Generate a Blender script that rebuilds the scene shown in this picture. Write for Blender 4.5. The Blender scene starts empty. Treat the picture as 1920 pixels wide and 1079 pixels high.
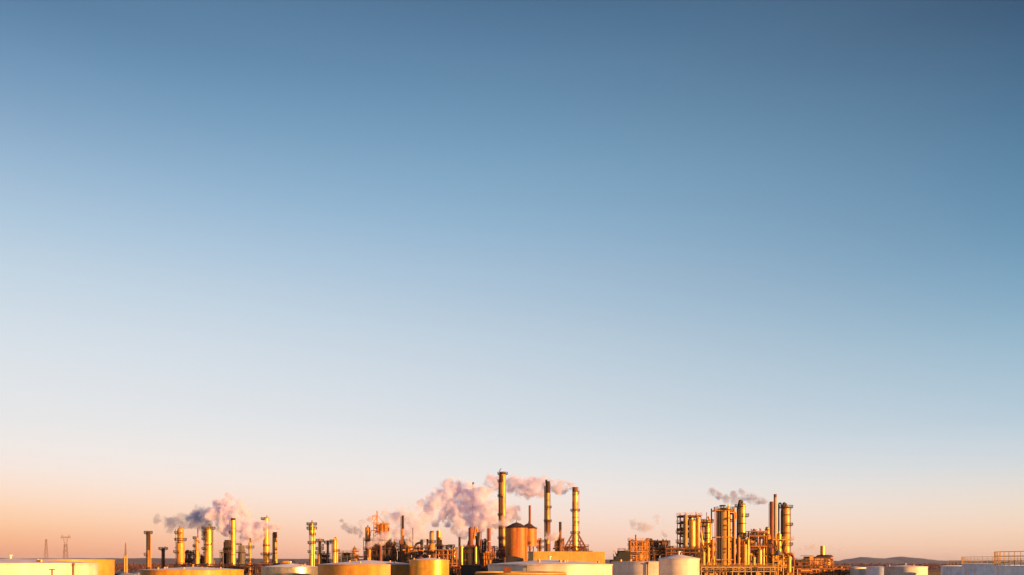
import bpy, math, random
from mathutils import Vector, noise as mnoise

random.seed(7)
SC = bpy.context.scene
COL = SC.collection
PI = math.pi
F, CX, HY, H = 1493.0, 960.0, 1054.0, 20.0      # focal length in photo pixels, centre, horizon row, eye height


def wx(px, Y): return (px - CX) / F * Y
def wz(py, Y): return H + (HY - py) / F * Y
def lin(c): return tuple(((v / 255) / 12.92 if v / 255 <= .04045 else ((v / 255 + .055) / 1.055) ** 2.4) for v in c)


# ------------------------------------------------------------------ materials
def nd(nt, t, **k):
    n = nt.nodes.new(t)
    for a, b in k.items():
        setattr(n, a, b)
    return n


def mat(name, base, rough=.6, metal=0., dirt=(.08, .04, .02), amount=.35, scale=.35, streak=.12, bump=0., spec=.4, seams=0., fine=2.0):
    m = bpy.data.materials.new(name); m.use_nodes = True
    nt = m.node_tree; L = nt.links.new
    p = nt.nodes['Principled BSDF']
    p.inputs['Roughness'].default_value = rough
    p.inputs['Metallic'].default_value = metal
    p.inputs['Specular IOR Level'].default_value = spec
    tc = nd(nt, 'ShaderNodeTexCoord')
    mp = nd(nt, 'ShaderNodeMapping'); mp.inputs['Scale'].default_value = (1, 1, streak)
    L(tc.outputs['Object'], mp.inputs[0])
    n1 = nd(nt, 'ShaderNodeTexNoise'); n1.inputs['Scale'].default_value = scale; n1.inputs['Detail'].default_value = 6; n1.inputs['Roughness'].default_value = .65
    L(mp.outputs[0], n1.inputs['Vector'])
    n2 = nd(nt, 'ShaderNodeTexNoise'); n2.inputs['Scale'].default_value = fine; n2.inputs['Detail'].default_value = 4
    L(tc.outputs['Object'], n2.inputs['Vector'])
    r = nd(nt, 'ShaderNodeMapRange'); r.inputs[1].default_value = .44; r.inputs[2].default_value = .62; r.inputs[3].default_value = 0; r.inputs[4].default_value = amount
    L(n1.outputs['Fac'], r.inputs[0])
    mx = nd(nt, 'ShaderNodeMix', data_type='RGBA'); mx.inputs['A'].default_value = (*base, 1); mx.inputs['B'].default_value = (*dirt, 1)
    L(r.outputs[0], mx.inputs['Factor'])
    r2 = nd(nt, 'ShaderNodeMapRange'); r2.inputs[1].default_value = .3; r2.inputs[2].default_value = .7; r2.inputs[3].default_value = .78; r2.inputs[4].default_value = 1.12
    L(n2.outputs['Fac'], r2.inputs[0])
    hs = nd(nt, 'ShaderNodeHueSaturation'); L(mx.outputs['Result'], hs.inputs['Color']); L(r2.outputs[0], hs.inputs['Value'])
    out = hs.outputs['Color']
    if seams:                                            # plate courses: thin darker weld lines every few metres
        sx = nd(nt, 'ShaderNodeSeparateXYZ'); L(tc.outputs['Object'], sx.inputs[0])
        mo = nd(nt, 'ShaderNodeMath', operation='FRACT'); dv = nd(nt, 'ShaderNodeMath', operation='DIVIDE'); dv.inputs[1].default_value = seams
        L(sx.outputs['Z'], dv.inputs[0]); L(dv.outputs[0], mo.inputs[0])
        lt = nd(nt, 'ShaderNodeMath', operation='LESS_THAN'); lt.inputs[1].default_value = .06; L(mo.outputs[0], lt.inputs[0])
        sc_ = nd(nt, 'ShaderNodeMath', operation='MULTIPLY'); sc_.inputs[1].default_value = .3; L(lt.outputs[0], sc_.inputs[0])
        m2 = nd(nt, 'ShaderNodeMix', data_type='RGBA'); L(sc_.outputs[0], m2.inputs['Factor']); L(out, m2.inputs['A']); m2.inputs['B'].default_value = (*dirt, 1)
        out = m2.outputs['Result']
    L(out, p.inputs['Base Color'])
    rr = nd(nt, 'ShaderNodeMapRange'); rr.inputs[3].default_value = max(.05, rough - .12); rr.inputs[4].default_value = min(1, rough + .15)
    L(n1.outputs['Fac'], rr.inputs[0]); L(rr.outputs[0], p.inputs['Roughness'])
    if bump:
        b = nd(nt, 'ShaderNodeBump'); b.inputs['Strength'].default_value = bump; b.inputs['Distance'].default_value = .2
        L(n2.outputs['Fac'], b.inputs['Height']); L(b.outputs[0], p.inputs['Normal'])
    return m


M = dict(
    white=mat('white_tank_paint', (0.60, 0.50, 0.42), .5, dirt=(0.336, 0.264, 0.208), amount=.4, scale=.25, streak=.06, seams=2.4, fine=.4),
    roofw=mat('pale_roof_paint', (0.74, 0.68, 0.70), .7, dirt=(0.360, 0.304, 0.304), amount=.4, scale=.15, streak=1, fine=.6),
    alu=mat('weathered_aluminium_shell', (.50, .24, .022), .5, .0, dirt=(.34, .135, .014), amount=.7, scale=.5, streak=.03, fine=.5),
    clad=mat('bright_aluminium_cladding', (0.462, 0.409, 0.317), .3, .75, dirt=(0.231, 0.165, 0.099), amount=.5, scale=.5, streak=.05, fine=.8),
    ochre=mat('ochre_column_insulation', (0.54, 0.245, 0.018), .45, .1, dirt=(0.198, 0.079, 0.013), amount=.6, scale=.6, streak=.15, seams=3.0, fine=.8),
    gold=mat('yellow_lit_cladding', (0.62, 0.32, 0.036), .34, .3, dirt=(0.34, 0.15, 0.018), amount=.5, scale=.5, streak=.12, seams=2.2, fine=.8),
    rust=mat('rusty_steel', (0.158, 0.056, 0.018), .75, dirt=(0.059, 0.020, 0.009), amount=.7, scale=.5, streak=.2, bump=.2),
    redst=mat('red_oxide_steel', (0.198, 0.050, 0.020), .7, dirt=(0.066, 0.020, 0.013), amount=.6, scale=.5, streak=.2),
    orange=mat('orange_primer_steel', (0.52, 0.205, 0.030), .65, dirt=(0.119, 0.040, 0.013), amount=.5, scale=.7, streak=.3),
    silo=mat('brown_silo_plate', (0.50, 0.165, 0.006), .55, .05, dirt=(0.20, 0.045, 0.006), amount=.9, scale=.42, streak=.03, seams=2.8, fine=.5),
    siloroof=mat('dark_brown_roof', (0.036, 0.015, 0.013), .8, dirt=(0.020, 0.008, 0.008), amount=.5),
    dark=mat('dark_soot_steel', (0.020, 0.013, 0.011), .7, dirt=(0.053, 0.026, 0.013), amount=.45, scale=.6, streak=.3),
    black=mat('black_cladding', (0.008, 0.008, 0.009), .75, dirt=(0.020, 0.013, 0.012), amount=.4),
    grey=mat('grey_steel', (0.145, 0.132, 0.132), .6, .2, dirt=(0.079, 0.046, 0.033), amount=.5, scale=.6, streak=.3),
    galv=mat('galvanised_rail', (0.50, 0.27, 0.075), .5, .3, dirt=(0.198, 0.106, 0.046), amount=.4, scale=1.),
    yrail=mat('yellow_rail_paint', (0.330, 0.178, 0.026), .55, dirt=(0.165, 0.066, 0.013), amount=.4, scale=1.),
    shed=mat('yellow_shed_sheeting', (0.396, 0.244, 0.040), .6, dirt=(0.264, 0.145, 0.033), amount=.4, scale=.2, streak=.2, fine=.5),
    soot=mat('sooty_stack_cap', (0.023, 0.012, 0.009), .85, dirt=(0.046, 0.020, 0.013), amount=.4),
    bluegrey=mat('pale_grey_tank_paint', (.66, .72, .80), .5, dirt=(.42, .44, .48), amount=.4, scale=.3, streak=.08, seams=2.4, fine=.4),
    pylon=mat('weathered_pylon_steel', (0.132, 0.079, 0.066), .7, amount=.2),
    soil=mat('bare_soil', (0.066, 0.043, 0.033), .95, dirt=(0.033, 0.023, 0.020), amount=.8, scale=.02, streak=1, fine=.2),
    woods=mat('bare_autumn_woods', (0.095, 0.030, 0.020), .95, dirt=(0.046, 0.023, 0.020), amount=.8, scale=.02, streak=1, fine=.15),
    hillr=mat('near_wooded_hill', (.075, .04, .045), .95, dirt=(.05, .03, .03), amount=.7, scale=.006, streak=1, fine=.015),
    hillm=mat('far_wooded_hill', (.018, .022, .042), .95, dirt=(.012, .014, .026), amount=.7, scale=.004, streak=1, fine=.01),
)


# ------------------------------------------------------------------ mesh builder
class MB:
    def __init__(s): s.v = []; s.f = []; s.sm = []

    def add(s, vs, fs, smooth=False):
        o = len(s.v); s.v += [tuple(v) for v in vs]; s.f += [tuple(i + o for i in f) for f in fs]; s.sm += [smooth] * len(fs)

    def box(s, x0, y0, z0, x1, y1, z1):
        vs = [(x, y, z) for z in (z0, z1) for y in (y0, y1) for x in (x0, x1)]
        s.add(vs, [(0, 2, 3, 1), (4, 5, 7, 6), (0, 1, 5, 4), (2, 6, 7, 3), (0, 4, 6, 2), (1, 3, 7, 5)])
        return s

    def bar(s, a, b, w, h=None):                       # rectangular bar between two points
        a, b = Vector(a), Vector(b); d = (b - a)
        if d.length < 1e-6: return s
        d.normalize(); up = Vector((0, 0, 1)) if abs(d.z) < .95 else Vector((0, 1, 0))
        u = d.cross(up).normalized() * w / 2; v = u.cross(d).normalized() * (h or w) / 2
        vs = [p + i * u + j * v for p in (a, b) for i, j in ((-1, -1), (1, -1), (1, 1), (-1, 1))]
        s.add(vs, [(0, 1, 2, 3), (7, 6, 5, 4), (0, 4, 5, 1), (1, 5, 6, 2), (2, 6, 7, 3), (3, 7, 4, 0)])
        return s

    def tube(s, a, b, r, r2=None, n=12, cap=True):
        a, b = Vector(a), Vector(b); d = (b - a)
        if d.length < 1e-6: return s
        d.normalize(); up = Vector((0, 0, 1)) if abs(d.z) < .95 else Vector((0, 1, 0))
        u = d.cross(up).normalized(); v = d.cross(u).normalized(); r2 = r if r2 is None else r2
        vs = [p + (u * math.cos(t) + v * math.sin(t)) * q for p, q in ((a, r), (b, r2)) for t in [2 * PI * i / n for i in range(n)]]
        s.add(vs, [(i, i + n, (i + 1) % n + n, (i + 1) % n) for i in range(n)], True)
        if cap:
            s.add(vs[:n], [tuple(range(n))]); s.add(vs[n:], [tuple(reversed(range(n)))])
        return s

    def pipe(s, pts, r, n=8):
        for a, b in zip(pts, pts[1:]): s.tube(a, b, r, n=n)
        for p in pts[1:-1]: s.ball(p, r * 1.02, 6)
        return s

    def ball(s, c, r, n=8, sz=1.0):
        c = Vector(c); vs = []; fs = []
        m = max(3, n // 2)
        for j in range(m + 1):
            t = PI * j / m
            for i in range(n):
                a = 2 * PI * i / n
                vs.append((c.x + r * math.sin(t) * math.cos(a), c.y + r * math.sin(t) * math.sin(a), c.z + r * sz * math.cos(t)))
        for j in range(m):
            for i in range(n):
                fs.append((j * n + i, (j + 1) * n + i, (j + 1) * n + (i + 1) % n, j * n + (i + 1) % n))
        s.add(vs, fs, True); return s

    def lathe(s, prof, cx=0, cy=0, n=40, smooth=True):  # prof: (r, z) from the bottom up; each segment shaded on its own
        for (r0, z0), (r1, z1) in zip(prof, prof[1:]):
            vs = [(cx + r * math.cos(2 * PI * i / n), cy + r * math.sin(2 * PI * i / n), z) for r, z in ((r0, z0), (r1, z1)) for i in range(n)]
            s.add(vs, [(i, (i + 1) % n, (i + 1) % n + n, i + n) for i in range(n)], smooth)
        return s

    def dome(s, r, z, h, cx=0, cy=0, n=32, k=6):
        vs = []; fs = []
        for j in range(k + 1):
            t = PI / 2 * j / k
            for i in range(n):
                a = 2 * PI * i / n
                vs.append((cx + r * math.cos(t) * math.cos(a), cy + r * math.cos(t) * math.sin(a), z + h * math.sin(t)))
        for j in range(k):
            for i in range(n):
                fs.append((j * n + i, j * n + (i + 1) % n, (j + 1) * n + (i + 1) % n, (j + 1) * n + i))
        s.add(vs, fs, True); return s

    def sector(s, r0, r1, z0, z1, a0, a1, n=14):       # flat ring sector (platform grating)
        k = max(3, int(n * abs(a1 - a0) / PI)); vs = []
        for i in range(k + 1):
            a = a0 + (a1 - a0) * i / k; c, q = math.cos(a), math.sin(a)
            vs += [(r0 * c, r0 * q, z0), (r1 * c, r1 * q, z0), (r1 * c, r1 * q, z1), (r0 * c, r0 * q, z1)]
        fs = []
        for i in range(k):
            o = i * 4
            for j in range(4): fs.append((o + j, o + (j + 1) % 4, o + 4 + (j + 1) % 4, o + 4 + j))
        fs += [(0, 3, 2, 1), (k * 4, k * 4 + 1, k * 4 + 2, k * 4 + 3)]
        s.add(vs, fs); return s

    def arcrail(s, r, z, a0, a1, h=1.15, t=.09, n=10, rails=(.55, 1.)):
        k = max(2, int(n * abs(a1 - a0) / PI)); P = [(r * math.cos(a0 + (a1 - a0) * i / k), r * math.sin(a0 + (a1 - a0) * i / k)) for i in range(k + 1)]
        for x, y in P: s.bar((x, y, z), (x, y, z + h), t)
        for q in rails:
            for a, b in zip(P, P[1:]): s.bar((*a, z + h * q), (*b, z + h * q), t)
        return s

    def rail(s, x0, y0, x1, y1, z, h=1.15, t=.09, step=2.2):   # railing round a rectangle
        c = [(x0, y0), (x1, y0), (x1, y1), (x0, y1), (x0, y0)]
        for a, b in zip(c, c[1:]):
            L = math.hypot(b[0] - a[0], b[1] - a[1]); k = max(1, int(L / step))
            for i in range(k):
                x = a[0] + (b[0] - a[0]) * i / k; y = a[1] + (b[1] - a[1]) * i / k
                s.bar((x, y, z), (x, y, z + h), t)
            for q in (.5, 1): s.bar((*a, z + h * q), (*b, z + h * q), t)
        return s

    def ladder(s, x, y, z0, z1, w=.6, t=.1, dx=1, dy=0):
        for k in (-1, 1): s.bar((x + k * w / 2 * dx, y + k * w / 2 * dy, z0), (x + k * w / 2 * dx, y + k * w / 2 * dy, z1), t)
        z = z0
        while z < z1:
            s.bar((x - w / 2 * dx, y - w / 2 * dy, z), (x + w / 2 * dx, y + w / 2 * dy, z), t * .7); z += .9
        return s

    def build(s, name, m, parent=None, loc=(0, 0, 0), rz=0):
        me = bpy.data.meshes.new(name); me.from_pydata(s.v, [], s.f); me.validate()
        me.polygons.foreach_set('use_smooth', s.sm[:len(me.polygons)])
        me.materials.append(M[m] if isinstance(m, str) else m)
        o = bpy.data.objects.new(name, me); COL.objects.link(o)
        if parent is not None: o.parent = parent
        else: o.location = loc; o.rotation_euler.z = rz
        return o


def tag(o, label=None, cat=None, group=None, kind=None):
    for k, v in (('label', label), ('category', cat), ('group', group), ('kind', kind or ('thing' if cat else None))):
        if v: o[k] = v
    return o


def thing(name, label, cat, loc, rz=0, group=None):
    o = bpy.data.objects.new(name, None); COL.objects.link(o)
    o.location = loc; o.rotation_euler.z = rz; o.empty_display_size = 2
    return tag(o, label, cat, group)


SIDES = dict(L=(PI * .62, PI * 1.55), R=(-PI * .55, PI * .4), F=(-PI * .95, PI * .05), A=(0, 2 * PI))


def platform(root, r, z, side, ext=1.1, m='rust', rail=True, th=.22):
    a0, a1 = SIDES[side]
    p = MB().sector(r * .98, r + ext, z - th, z, a0, a1)
    n = max(2, int(abs(a1 - a0) / .8))
    for i in range(n + (0 if side == 'A' else 1)):
        a = a0 + (a1 - a0) * i / n
        p.bar((r * math.cos(a), r * math.sin(a), z - 1.3), ((r + ext * .9) * math.cos(a), (r + ext * .9) * math.sin(a), z - th), .12)
    po = p.build('platform', m, root)
    if rail: MB().arcrail(r + ext - .06, z, a0, a1, 1.2, .13).build('railing', m, po)
    return po


# ------------------------------------------------------------------ chimneys and columns
def stack(name, x0, x1, top, Y, label, m='ochre', cat='chimney', group=None, base=0., taper=1., bands=(), plats=(), ladder=None, cap=None, capm='soot', flare=None, strakes=False, pipe=None):
    s = Y / F; px = (x0 + x1) / 2; r = (x1 - x0) / 2 * s; zt = wz(top, Y)
    root = thing(name, label, cat, (wx(px, Y), Y, base), 0, group)
    zt -= base; rb = r * taper
    def rad(z): return rb + (r - rb) * z / zt
    zcap = zt - (cap * s if cap else 0)
    prof = [(rad(0), 0)]
    if flare: prof = [(rad(0) * flare[1], 0), (rad(0) * flare[1], wz(flare[0], Y) - base - flare[1] * r), (rad(0), wz(flare[0], Y) - base)]
    sh = MB().lathe(prof + [(rad(zcap), zcap)])
    if not cap: sh.lathe([(rad(zt), zt), (r * .8, zt), (r * .8, zt - 2)])
    sh.build('shaft', m, root)
    if cap:
        MB().lathe([(rad(zcap), zcap), (r * 1.0, zt - .3), (r * 1.08, zt - .3), (r * 1.08, zt), (r * .8, zt), (r * .8, zcap + .2)]).build('cap', capm, root)
    for y0, y1, bm in bands:
        z1, z0 = wz(y0, Y) - base, wz(y1, Y) - base
        MB().lathe([(rad(z0) * 1.0, z0), (rad(z0) + .06, z0), (rad(z1) + .06, z1), (rad(z1) * 1.0, z1)]).build('band', bm, root)
    for y, sd in plats: platform(root, rad(wz(y, Y) - base), wz(y, Y) - base, sd, 1.3, 'dark', th=.3)
    if ladder is not None:
        a = math.radians(ladder); MB().ladder((rb + .35) * math.cos(a), (rb + .35) * math.sin(a), max(0, 15 - base), zt * .985, .9, .16, -math.sin(a), math.cos(a)).build('ladder', 'rust', root)
    if pipe is not None:
        off, ptop, pr, pm = pipe; z1 = wz(ptop, Y) - base; X = (off - px) * s
        MB().pipe([(X, -r * .3, 0), (X, -r * .3, z1), (X * .4, 0, z1 + pr * 2)], pr).build('riser_pipe', pm, root)
    return root


def column(name, px, top, Y, segs, label, m='ochre', cat='column', group='distillation columns', plats=(), pipe=None, loop=None, base=0., vent=None, ladder=None, rings=(), nozzles=0, pm='rust'):
    """segs: (bottom row, width in photo pixels) from the top down; the last one reaches the ground."""
    s = Y / F; root = thing(name, label, cat, (wx(px, Y), Y, base), 0, group)
    zt = wz(top, Y) - base; prof = []; z = zt
    sh = MB(); widths = []
    for i, (yb, w) in enumerate(segs):
        r = w / 2 * s; zb = 0 if i == len(segs) - 1 else wz(yb, Y) - base
        if i == 0:
            sh.dome(r, z - r * .6, r * .6)
            z -= r * .6
        else:
            rp = segs[i - 1][1] / 2 * s; k = abs(r - rp) * 1.2
            sh.lathe([(r, z - k), (rp, z)]); z -= k
        sh.lathe([(r, zb), (r, z)]); widths.append((zb, z, r)); z = zb
    sh.build('shell', m, root)
    def rad(z):
        for a, b, r in widths:
            if z >= a: return r
        return widths[-1][2]
    for y, sd in plats:
        zz = wz(y, Y) - base; platform(root, rad(zz - .1), zz, sd, 1.7, 'dark' if pm == 'rust' else pm, th=.3)
    for y in rings:
        zz = wz(y, Y) - base; r = rad(zz)
        MB().lathe([(r, zz - .3), (r + .25, zz - .3), (r + .25, zz + .3), (r, zz + .3)]).build('flange', pm, root)
    if pipe:
        off, rr, pmat, pt = pipe; X = (off - px) * s; z1 = wz(pt, Y) - base
        MB().pipe([(0, 0, zt - .2), (0, 0, zt + .9), (X * .5, -.2, zt + 1.2), (X, -.4, z1), (X, -.4, 0)], rr, 10).build('overhead_pipe', pmat, root)
    if loop:
        xa, xb, ly, rr, lm = loop; A = (xa - px) * s; B = (xb - px) * s; z1 = wz(ly, Y) - base
        MB().pipe([(A, -.6, 0), (A, -.6, z1 - .8), (A + (B - A) * .2, -.6, z1), (A + (B - A) * .8, -.6, z1), (B, -.6, z1 - .8), (B, -.6, z1 - 3)], rr, 10).build('pipe_loop', lm, root)
    if vent:
        off, vt, vr = vent; X = (off - px) * s
        MB().tube((X, 0, zt - .6), (X, 0, wz(vt, Y) - base), vr).build('vent_pipe', pm, root)
    if ladder is not None:
        a = math.radians(ladder); rb = widths[-1][2] + .4
        MB().ladder(rb * math.cos(a), rb * math.sin(a), 12, zt * .98, .9, .15, -math.sin(a), math.cos(a)).build('ladder', pm, root)
    if nozzles:
        rnd = random.Random(int(px))
        for i in range(nozzles):
            q = MB(); a = rnd.uniform(-PI, 0); zz = rnd.uniform(12, zt - 2); r = rad(zz)
            q.tube((r * .9 * math.cos(a), r * .9 * math.sin(a), zz), ((r + .8) * math.cos(a), (r + .8) * math.sin(a), zz), .25, n=8)
            q.tube(((r + .7) * math.cos(a), (r + .7) * math.sin(a), zz), ((r + .9) * math.cos(a), (r + .9) * math.sin(a), zz), .42, n=8)
            q.build('nozzle', pm, root)
    return root


# ------------------------------------------------------------------ steel structures
def structure(name, label, cat, x0, x1, top, Y, floors, m='rust', deckm='rust', depth=9., nx=3, ny=2, rz=0., vessels=(), clutter=12, seed=1, brace=True, post=.34, rail=True, base=0., group=None, pipem='galv', tall=(), low=None, drums=()):
    s = Y / F; px = (x0 + x1) / 2; W = (x1 - x0) * s; zt = wz(top, Y) - base; rnd = random.Random(seed)
    root = thing(name, label, cat, (wx(px, Y), Y, base), rz, group)
    W = (W - depth * abs(math.sin(rz))) / max(.5, math.cos(rz)) if rz else W
    W = max(W, 2.)
    xs = [-W / 2 + W * i / (nx - 1) for i in range(nx)]; ys = [-depth / 2 + depth * i / (ny - 1) for i in range(ny)]
    fz = [wz(y, Y) - base for y in floors]
    z0 = 0
    fr = MB()
    for x in xs:
        for y in ys: fr.bar((x, y, z0), (x, y, zt), post)
    for z in sorted(set(fz + [zt])):
        for y in ys: fr.bar((xs[0], y, z - .2), (xs[-1], y, z - .2), post * .8, .36)
        for x in xs: fr.bar((x, ys[0], z - .25), (x, ys[-1], z - .25), post * .8, .34)
    if brace:
        lv = sorted([z0] + fz + [zt])
        for a, b in zip(lv, lv[1:]):
            if b - a < 1.5: continue
            for i in range(nx - 1):
                if rnd.random() < .45:
                    y = ys[0]; fr.bar((xs[i], y, a), (xs[i + 1], y, b - .4), post * .5)
                    if rnd.random() < .5: fr.bar((xs[i + 1], y, a), (xs[i], y, b - .4), post * .5)
    fr.build('steel_frame', m, root)
    for z in fz:
        d = MB().box(xs[0] - .5, ys[0] - .5, z, xs[-1] + .5, ys[-1] + .5, z + .14).build('deck', deckm, root)
        if rail: MB().rail(xs[0] - .45, ys[0] - .45, xs[-1] + .45, ys[-1] + .45, z + .14, 1.15, .09).build('railing', pipem, d)
    for v in vessels:                                   # upright vessels: centre px, width px, top row, bottom row, material
        vp, vw, vt, vb, vm = v[:5]; vy = v[5] if len(v) > 5 else 0.
        X = (vp - px) * s; r = vw / 2 * s; z1 = wz(vt, Y) - base; zb = max(0, wz(vb, Y) - base)
        q = MB().lathe([(.05, zb - r * .4), (r * .7, zb), (r, zb + r * .5), (r, z1 - r * .6)], X, vy, 24).dome(r, z1 - r * .6, r * .6, X, vy, 24)
        q.tube((X, vy, z1 - .1), (X, vy, z1 + .9), r * .2, n=8)
        for a in (.8, 2.3, 3.9, 5.5): q.bar((X + r * .9 * math.cos(a), vy + r * .9 * math.sin(a), max(0, zb - 4)), (X + r * .9 * math.cos(a), vy + r * .9 * math.sin(a), zb + r), .3)
        q.build('vessel', vm, root)
    for dp, dw, dy_, dr, dm in drums:                   # lying drums: centre px, length px, row, radius m, material
        X = (dp - px) * s; z = wz(dy_, Y) - base; L = dw * s
        q = MB().tube((X - L / 2, -depth * .2, z), (X + L / 2, -depth * .2, z), dr, n=18)
        q.ball((X - L / 2, -depth * .2, z), dr * .98, 14); q.ball((X + L / 2, -depth * .2, z), dr * .98, 14)
        for k in (-.3, .3): q.box(X + L * k - .3, -depth * .2 - dr * .8, z - dr * 1.5, X + L * k + .3, -depth * .2 + dr * .8, z - dr * .6)
        q.build('drum', dm, root)
    for tp, tw, tt, tm in tall:                         # upright pipes standing proud of the frame
        X = (tp - px) * s; z1 = wz(tt, Y) - base
        MB().tube((X, -depth * .1, 0), (X, -depth * .1, z1), tw / 2 * s, n=14).build('standpipe', tm, root)
    if clutter:
        q = MB(); q2 = MB(); zl = wz(low, Y) - base if low else max(0., zt - 28)
        for i in range(clutter):
            x = rnd.uniform(xs[0], xs[-1]); y = rnd.uniform(ys[0], ys[-1]); z = rnd.uniform(zl, zt - .8); r = rnd.choice((.14, .18, .25, .32, .4))
            t = rnd.random(); tgt = q if rnd.random() < .6 else q2
            if t < .45:
                x2 = rnd.uniform(xs[0], xs[-1]); z2 = rnd.uniform(zl, zt)
                tgt.pipe([(x, y, z), (x, y, z2), (x2, y, z2), (x2, y, z2 - rnd.uniform(1, 4))], r, 8)
            elif t < .7:
                tgt.pipe([(x, y, zl), (x, y, min(zt + rnd.uniform(-3, 1.2), zt + 1)), (x + rnd.uniform(-2, 2), y, min(zt + .6, z + 3))], r, 8)
            elif t < .85:
                k = rnd.uniform(.5, 1.1); tgt.box(x - k, y - k, z, x + k, y + k, z + rnd.uniform(.8, 2.2))
            else:
                L = rnd.uniform(1.5, 3.5); tgt.tube((x - L, y, z), (x + L, y, z), rnd.uniform(.4, .8), n=12)
        q.build('pipework', pipem, root)
        if q2.v: q2.build('pipework', 'dark' if pipem != 'dark' else 'rust', root)
    return root


# ------------------------------------------------------------------ tanks
def tank(name, xc, rp, rim, apex, Y, label, m='white', roofm='roofw', group='storage tanks', rail=None, finial=True, girder=True, stair=None, ribs=0, pipes=(), railm='galv', manholes=0):
    s = Y / F; r = rp * s; zr = wz(rim, Y); za = wz(apex, Y)
    root = thing(name, label, 'tank', (wx(xc, Y), Y, 0), 0, group)
    MB().lathe([(r, 0), (r, zr)], n=96).build('shell', m, root)
    if za > zr + .05:
        rf = MB().lathe([(r * 1.004, zr + .02), (r * .5, zr + (za - zr) * .55), (.05, za)], n=96).build('roof', roofm, root)
    else:
        rf = MB().lathe([(r * .99, zr - 1.2), (.05, zr - 1.1)], n=64).build('roof', roofm, root)
    if girder: MB().lathe([(r * 1.001, zr - .32), (r + .18, zr - .32), (r + .18, zr - .05), (r * .99, zr + .02)], n=96).build('rim', m, root)
    if finial:
        MB().tube((0, 0, za - .1), (0, 0, za + .7), .22, n=10).tube((0, 0, za + .6), (0, 0, za + .85), .45, n=12).build('vent', m, rf)
    if rail:
        h, a0, a1, t = rail
        n = max(12, int(r * PI / 2.0))
        MB().arcrail(r + .1, zr, a0, a1, h, t, n, (.35, .68, 1.)).build('railing', railm, root)
    if ribs:
        q = MB()
        for i in range(ribs):
            a = -PI + PI * i / ribs; c, d = math.cos(a), math.sin(a)
            q.bar((c * (r + .1), d * (r + .1), 0), (c * (r + .1), d * (r + .1), zr - .35), .28)
        q.build('stiffener', m, root)
    if stair is not None:
        q = MB(); a0, turn = stair; k = 46
        P = [((r + .6) * math.cos(a0 + turn * i / k), (r + .6) * math.sin(a0 + turn * i / k), zr * i / k) for i in range(k + 1)]
        for a, b in zip(P, P[1:]):
            q.bar(a, b, .9, .12); q.bar((*a[:2], a[2] + 1.0), (*b[:2], b[2] + 1.0), .08); q.bar(a, (*a[:2], a[2] + 1.0), .06)
        q.build('stairway', 'galv', root)
    for a, w, zz0, pm in pipes:
        MB().tube(((r + .3) * math.cos(a), (r + .3) * math.sin(a), 0), ((r + .3) * math.cos(a), (r + .3) * math.sin(a), wz(zz0, Y)), w, n=10).ball(((r + .3) * math.cos(a), (r + .3) * math.sin(a), wz(zz0, Y)), w * 2.2, 10).build('vent_pipe', pm, root)
    if manholes:
        rnd = random.Random(int(xc))
        for i in range(manholes):
            a = rnd.uniform(0, 2 * PI); d = r * rnd.uniform(.4, .85); z = zr + (za - zr) * (1 - d / r)
            MB().tube((d * math.cos(a), d * math.sin(a), z - .1), (d * math.cos(a), d * math.sin(a), z + .55), .35, n=10).build('roof_hatch', 'galv', rf)
    return root


HAZE = 2.4e-5
# ================================================================== FOREGROUND TANKS
tank('storage_tank', 20, 146, 1056, 1047.5, 190, 'large cream tank at the left edge, overlapping a narrower yellow tank', manholes=5, pipes=((-.30, .16, 1058.5, 'rust'),), stair=None)
tank('storage_tank', 120, 85, 1049.5, 1048, 262, 'yellow flat topped tank half hidden behind the large cream tank at the left edge', m='shed', roofm='roofw', finial=False)
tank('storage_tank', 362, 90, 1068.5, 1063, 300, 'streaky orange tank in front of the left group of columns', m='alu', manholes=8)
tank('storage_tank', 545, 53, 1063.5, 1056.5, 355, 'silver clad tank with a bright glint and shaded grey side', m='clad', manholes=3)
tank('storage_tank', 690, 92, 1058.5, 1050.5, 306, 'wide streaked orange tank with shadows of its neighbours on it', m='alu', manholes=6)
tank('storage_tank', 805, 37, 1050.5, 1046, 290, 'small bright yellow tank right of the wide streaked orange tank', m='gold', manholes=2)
tank('storage_tank', 1031, 116, 1058, 1049.5, 200, 'wide white tank with pale blue shaded left side below the brown silos', manholes=6, pipes=((-PI * .625, .14, 1062, 'grey'),))
tank('storage_tank', 1215, 68, 1053.5, 1052, 236, 'grey and yellow tank below the dark stepped building', m='white', finial=False, manholes=2, pipes=((-1.75, .16, 1056, 'dark'),))
tank('storage_tank', 1273, 37.5, 1047.5, 1040, 212, 'white tank with pink cone roof and little finial', manholes=0)
tank('storage_tank', 1604, 18, 1064, 1062.5, 420, 'small white tank right of the low pipe racks', finial=False)
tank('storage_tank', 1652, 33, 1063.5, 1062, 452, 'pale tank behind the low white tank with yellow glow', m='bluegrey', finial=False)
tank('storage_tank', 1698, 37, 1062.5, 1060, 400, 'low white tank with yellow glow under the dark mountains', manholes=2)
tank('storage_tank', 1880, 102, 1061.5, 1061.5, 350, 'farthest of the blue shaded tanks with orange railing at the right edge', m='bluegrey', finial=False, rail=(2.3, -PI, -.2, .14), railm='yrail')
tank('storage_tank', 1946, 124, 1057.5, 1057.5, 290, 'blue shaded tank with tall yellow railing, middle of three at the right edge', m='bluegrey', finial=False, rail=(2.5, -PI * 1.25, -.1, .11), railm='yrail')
tank('storage_tank', 1995, 111, 1060.5, 1060.5, 232, 'nearest of the blue shaded tanks, with the tallest yellow railing, cut by the right edge', m='bluegrey', finial=False, rail=(4.0, -PI * 1.3, -.1, .15), railm='yrail')
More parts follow.
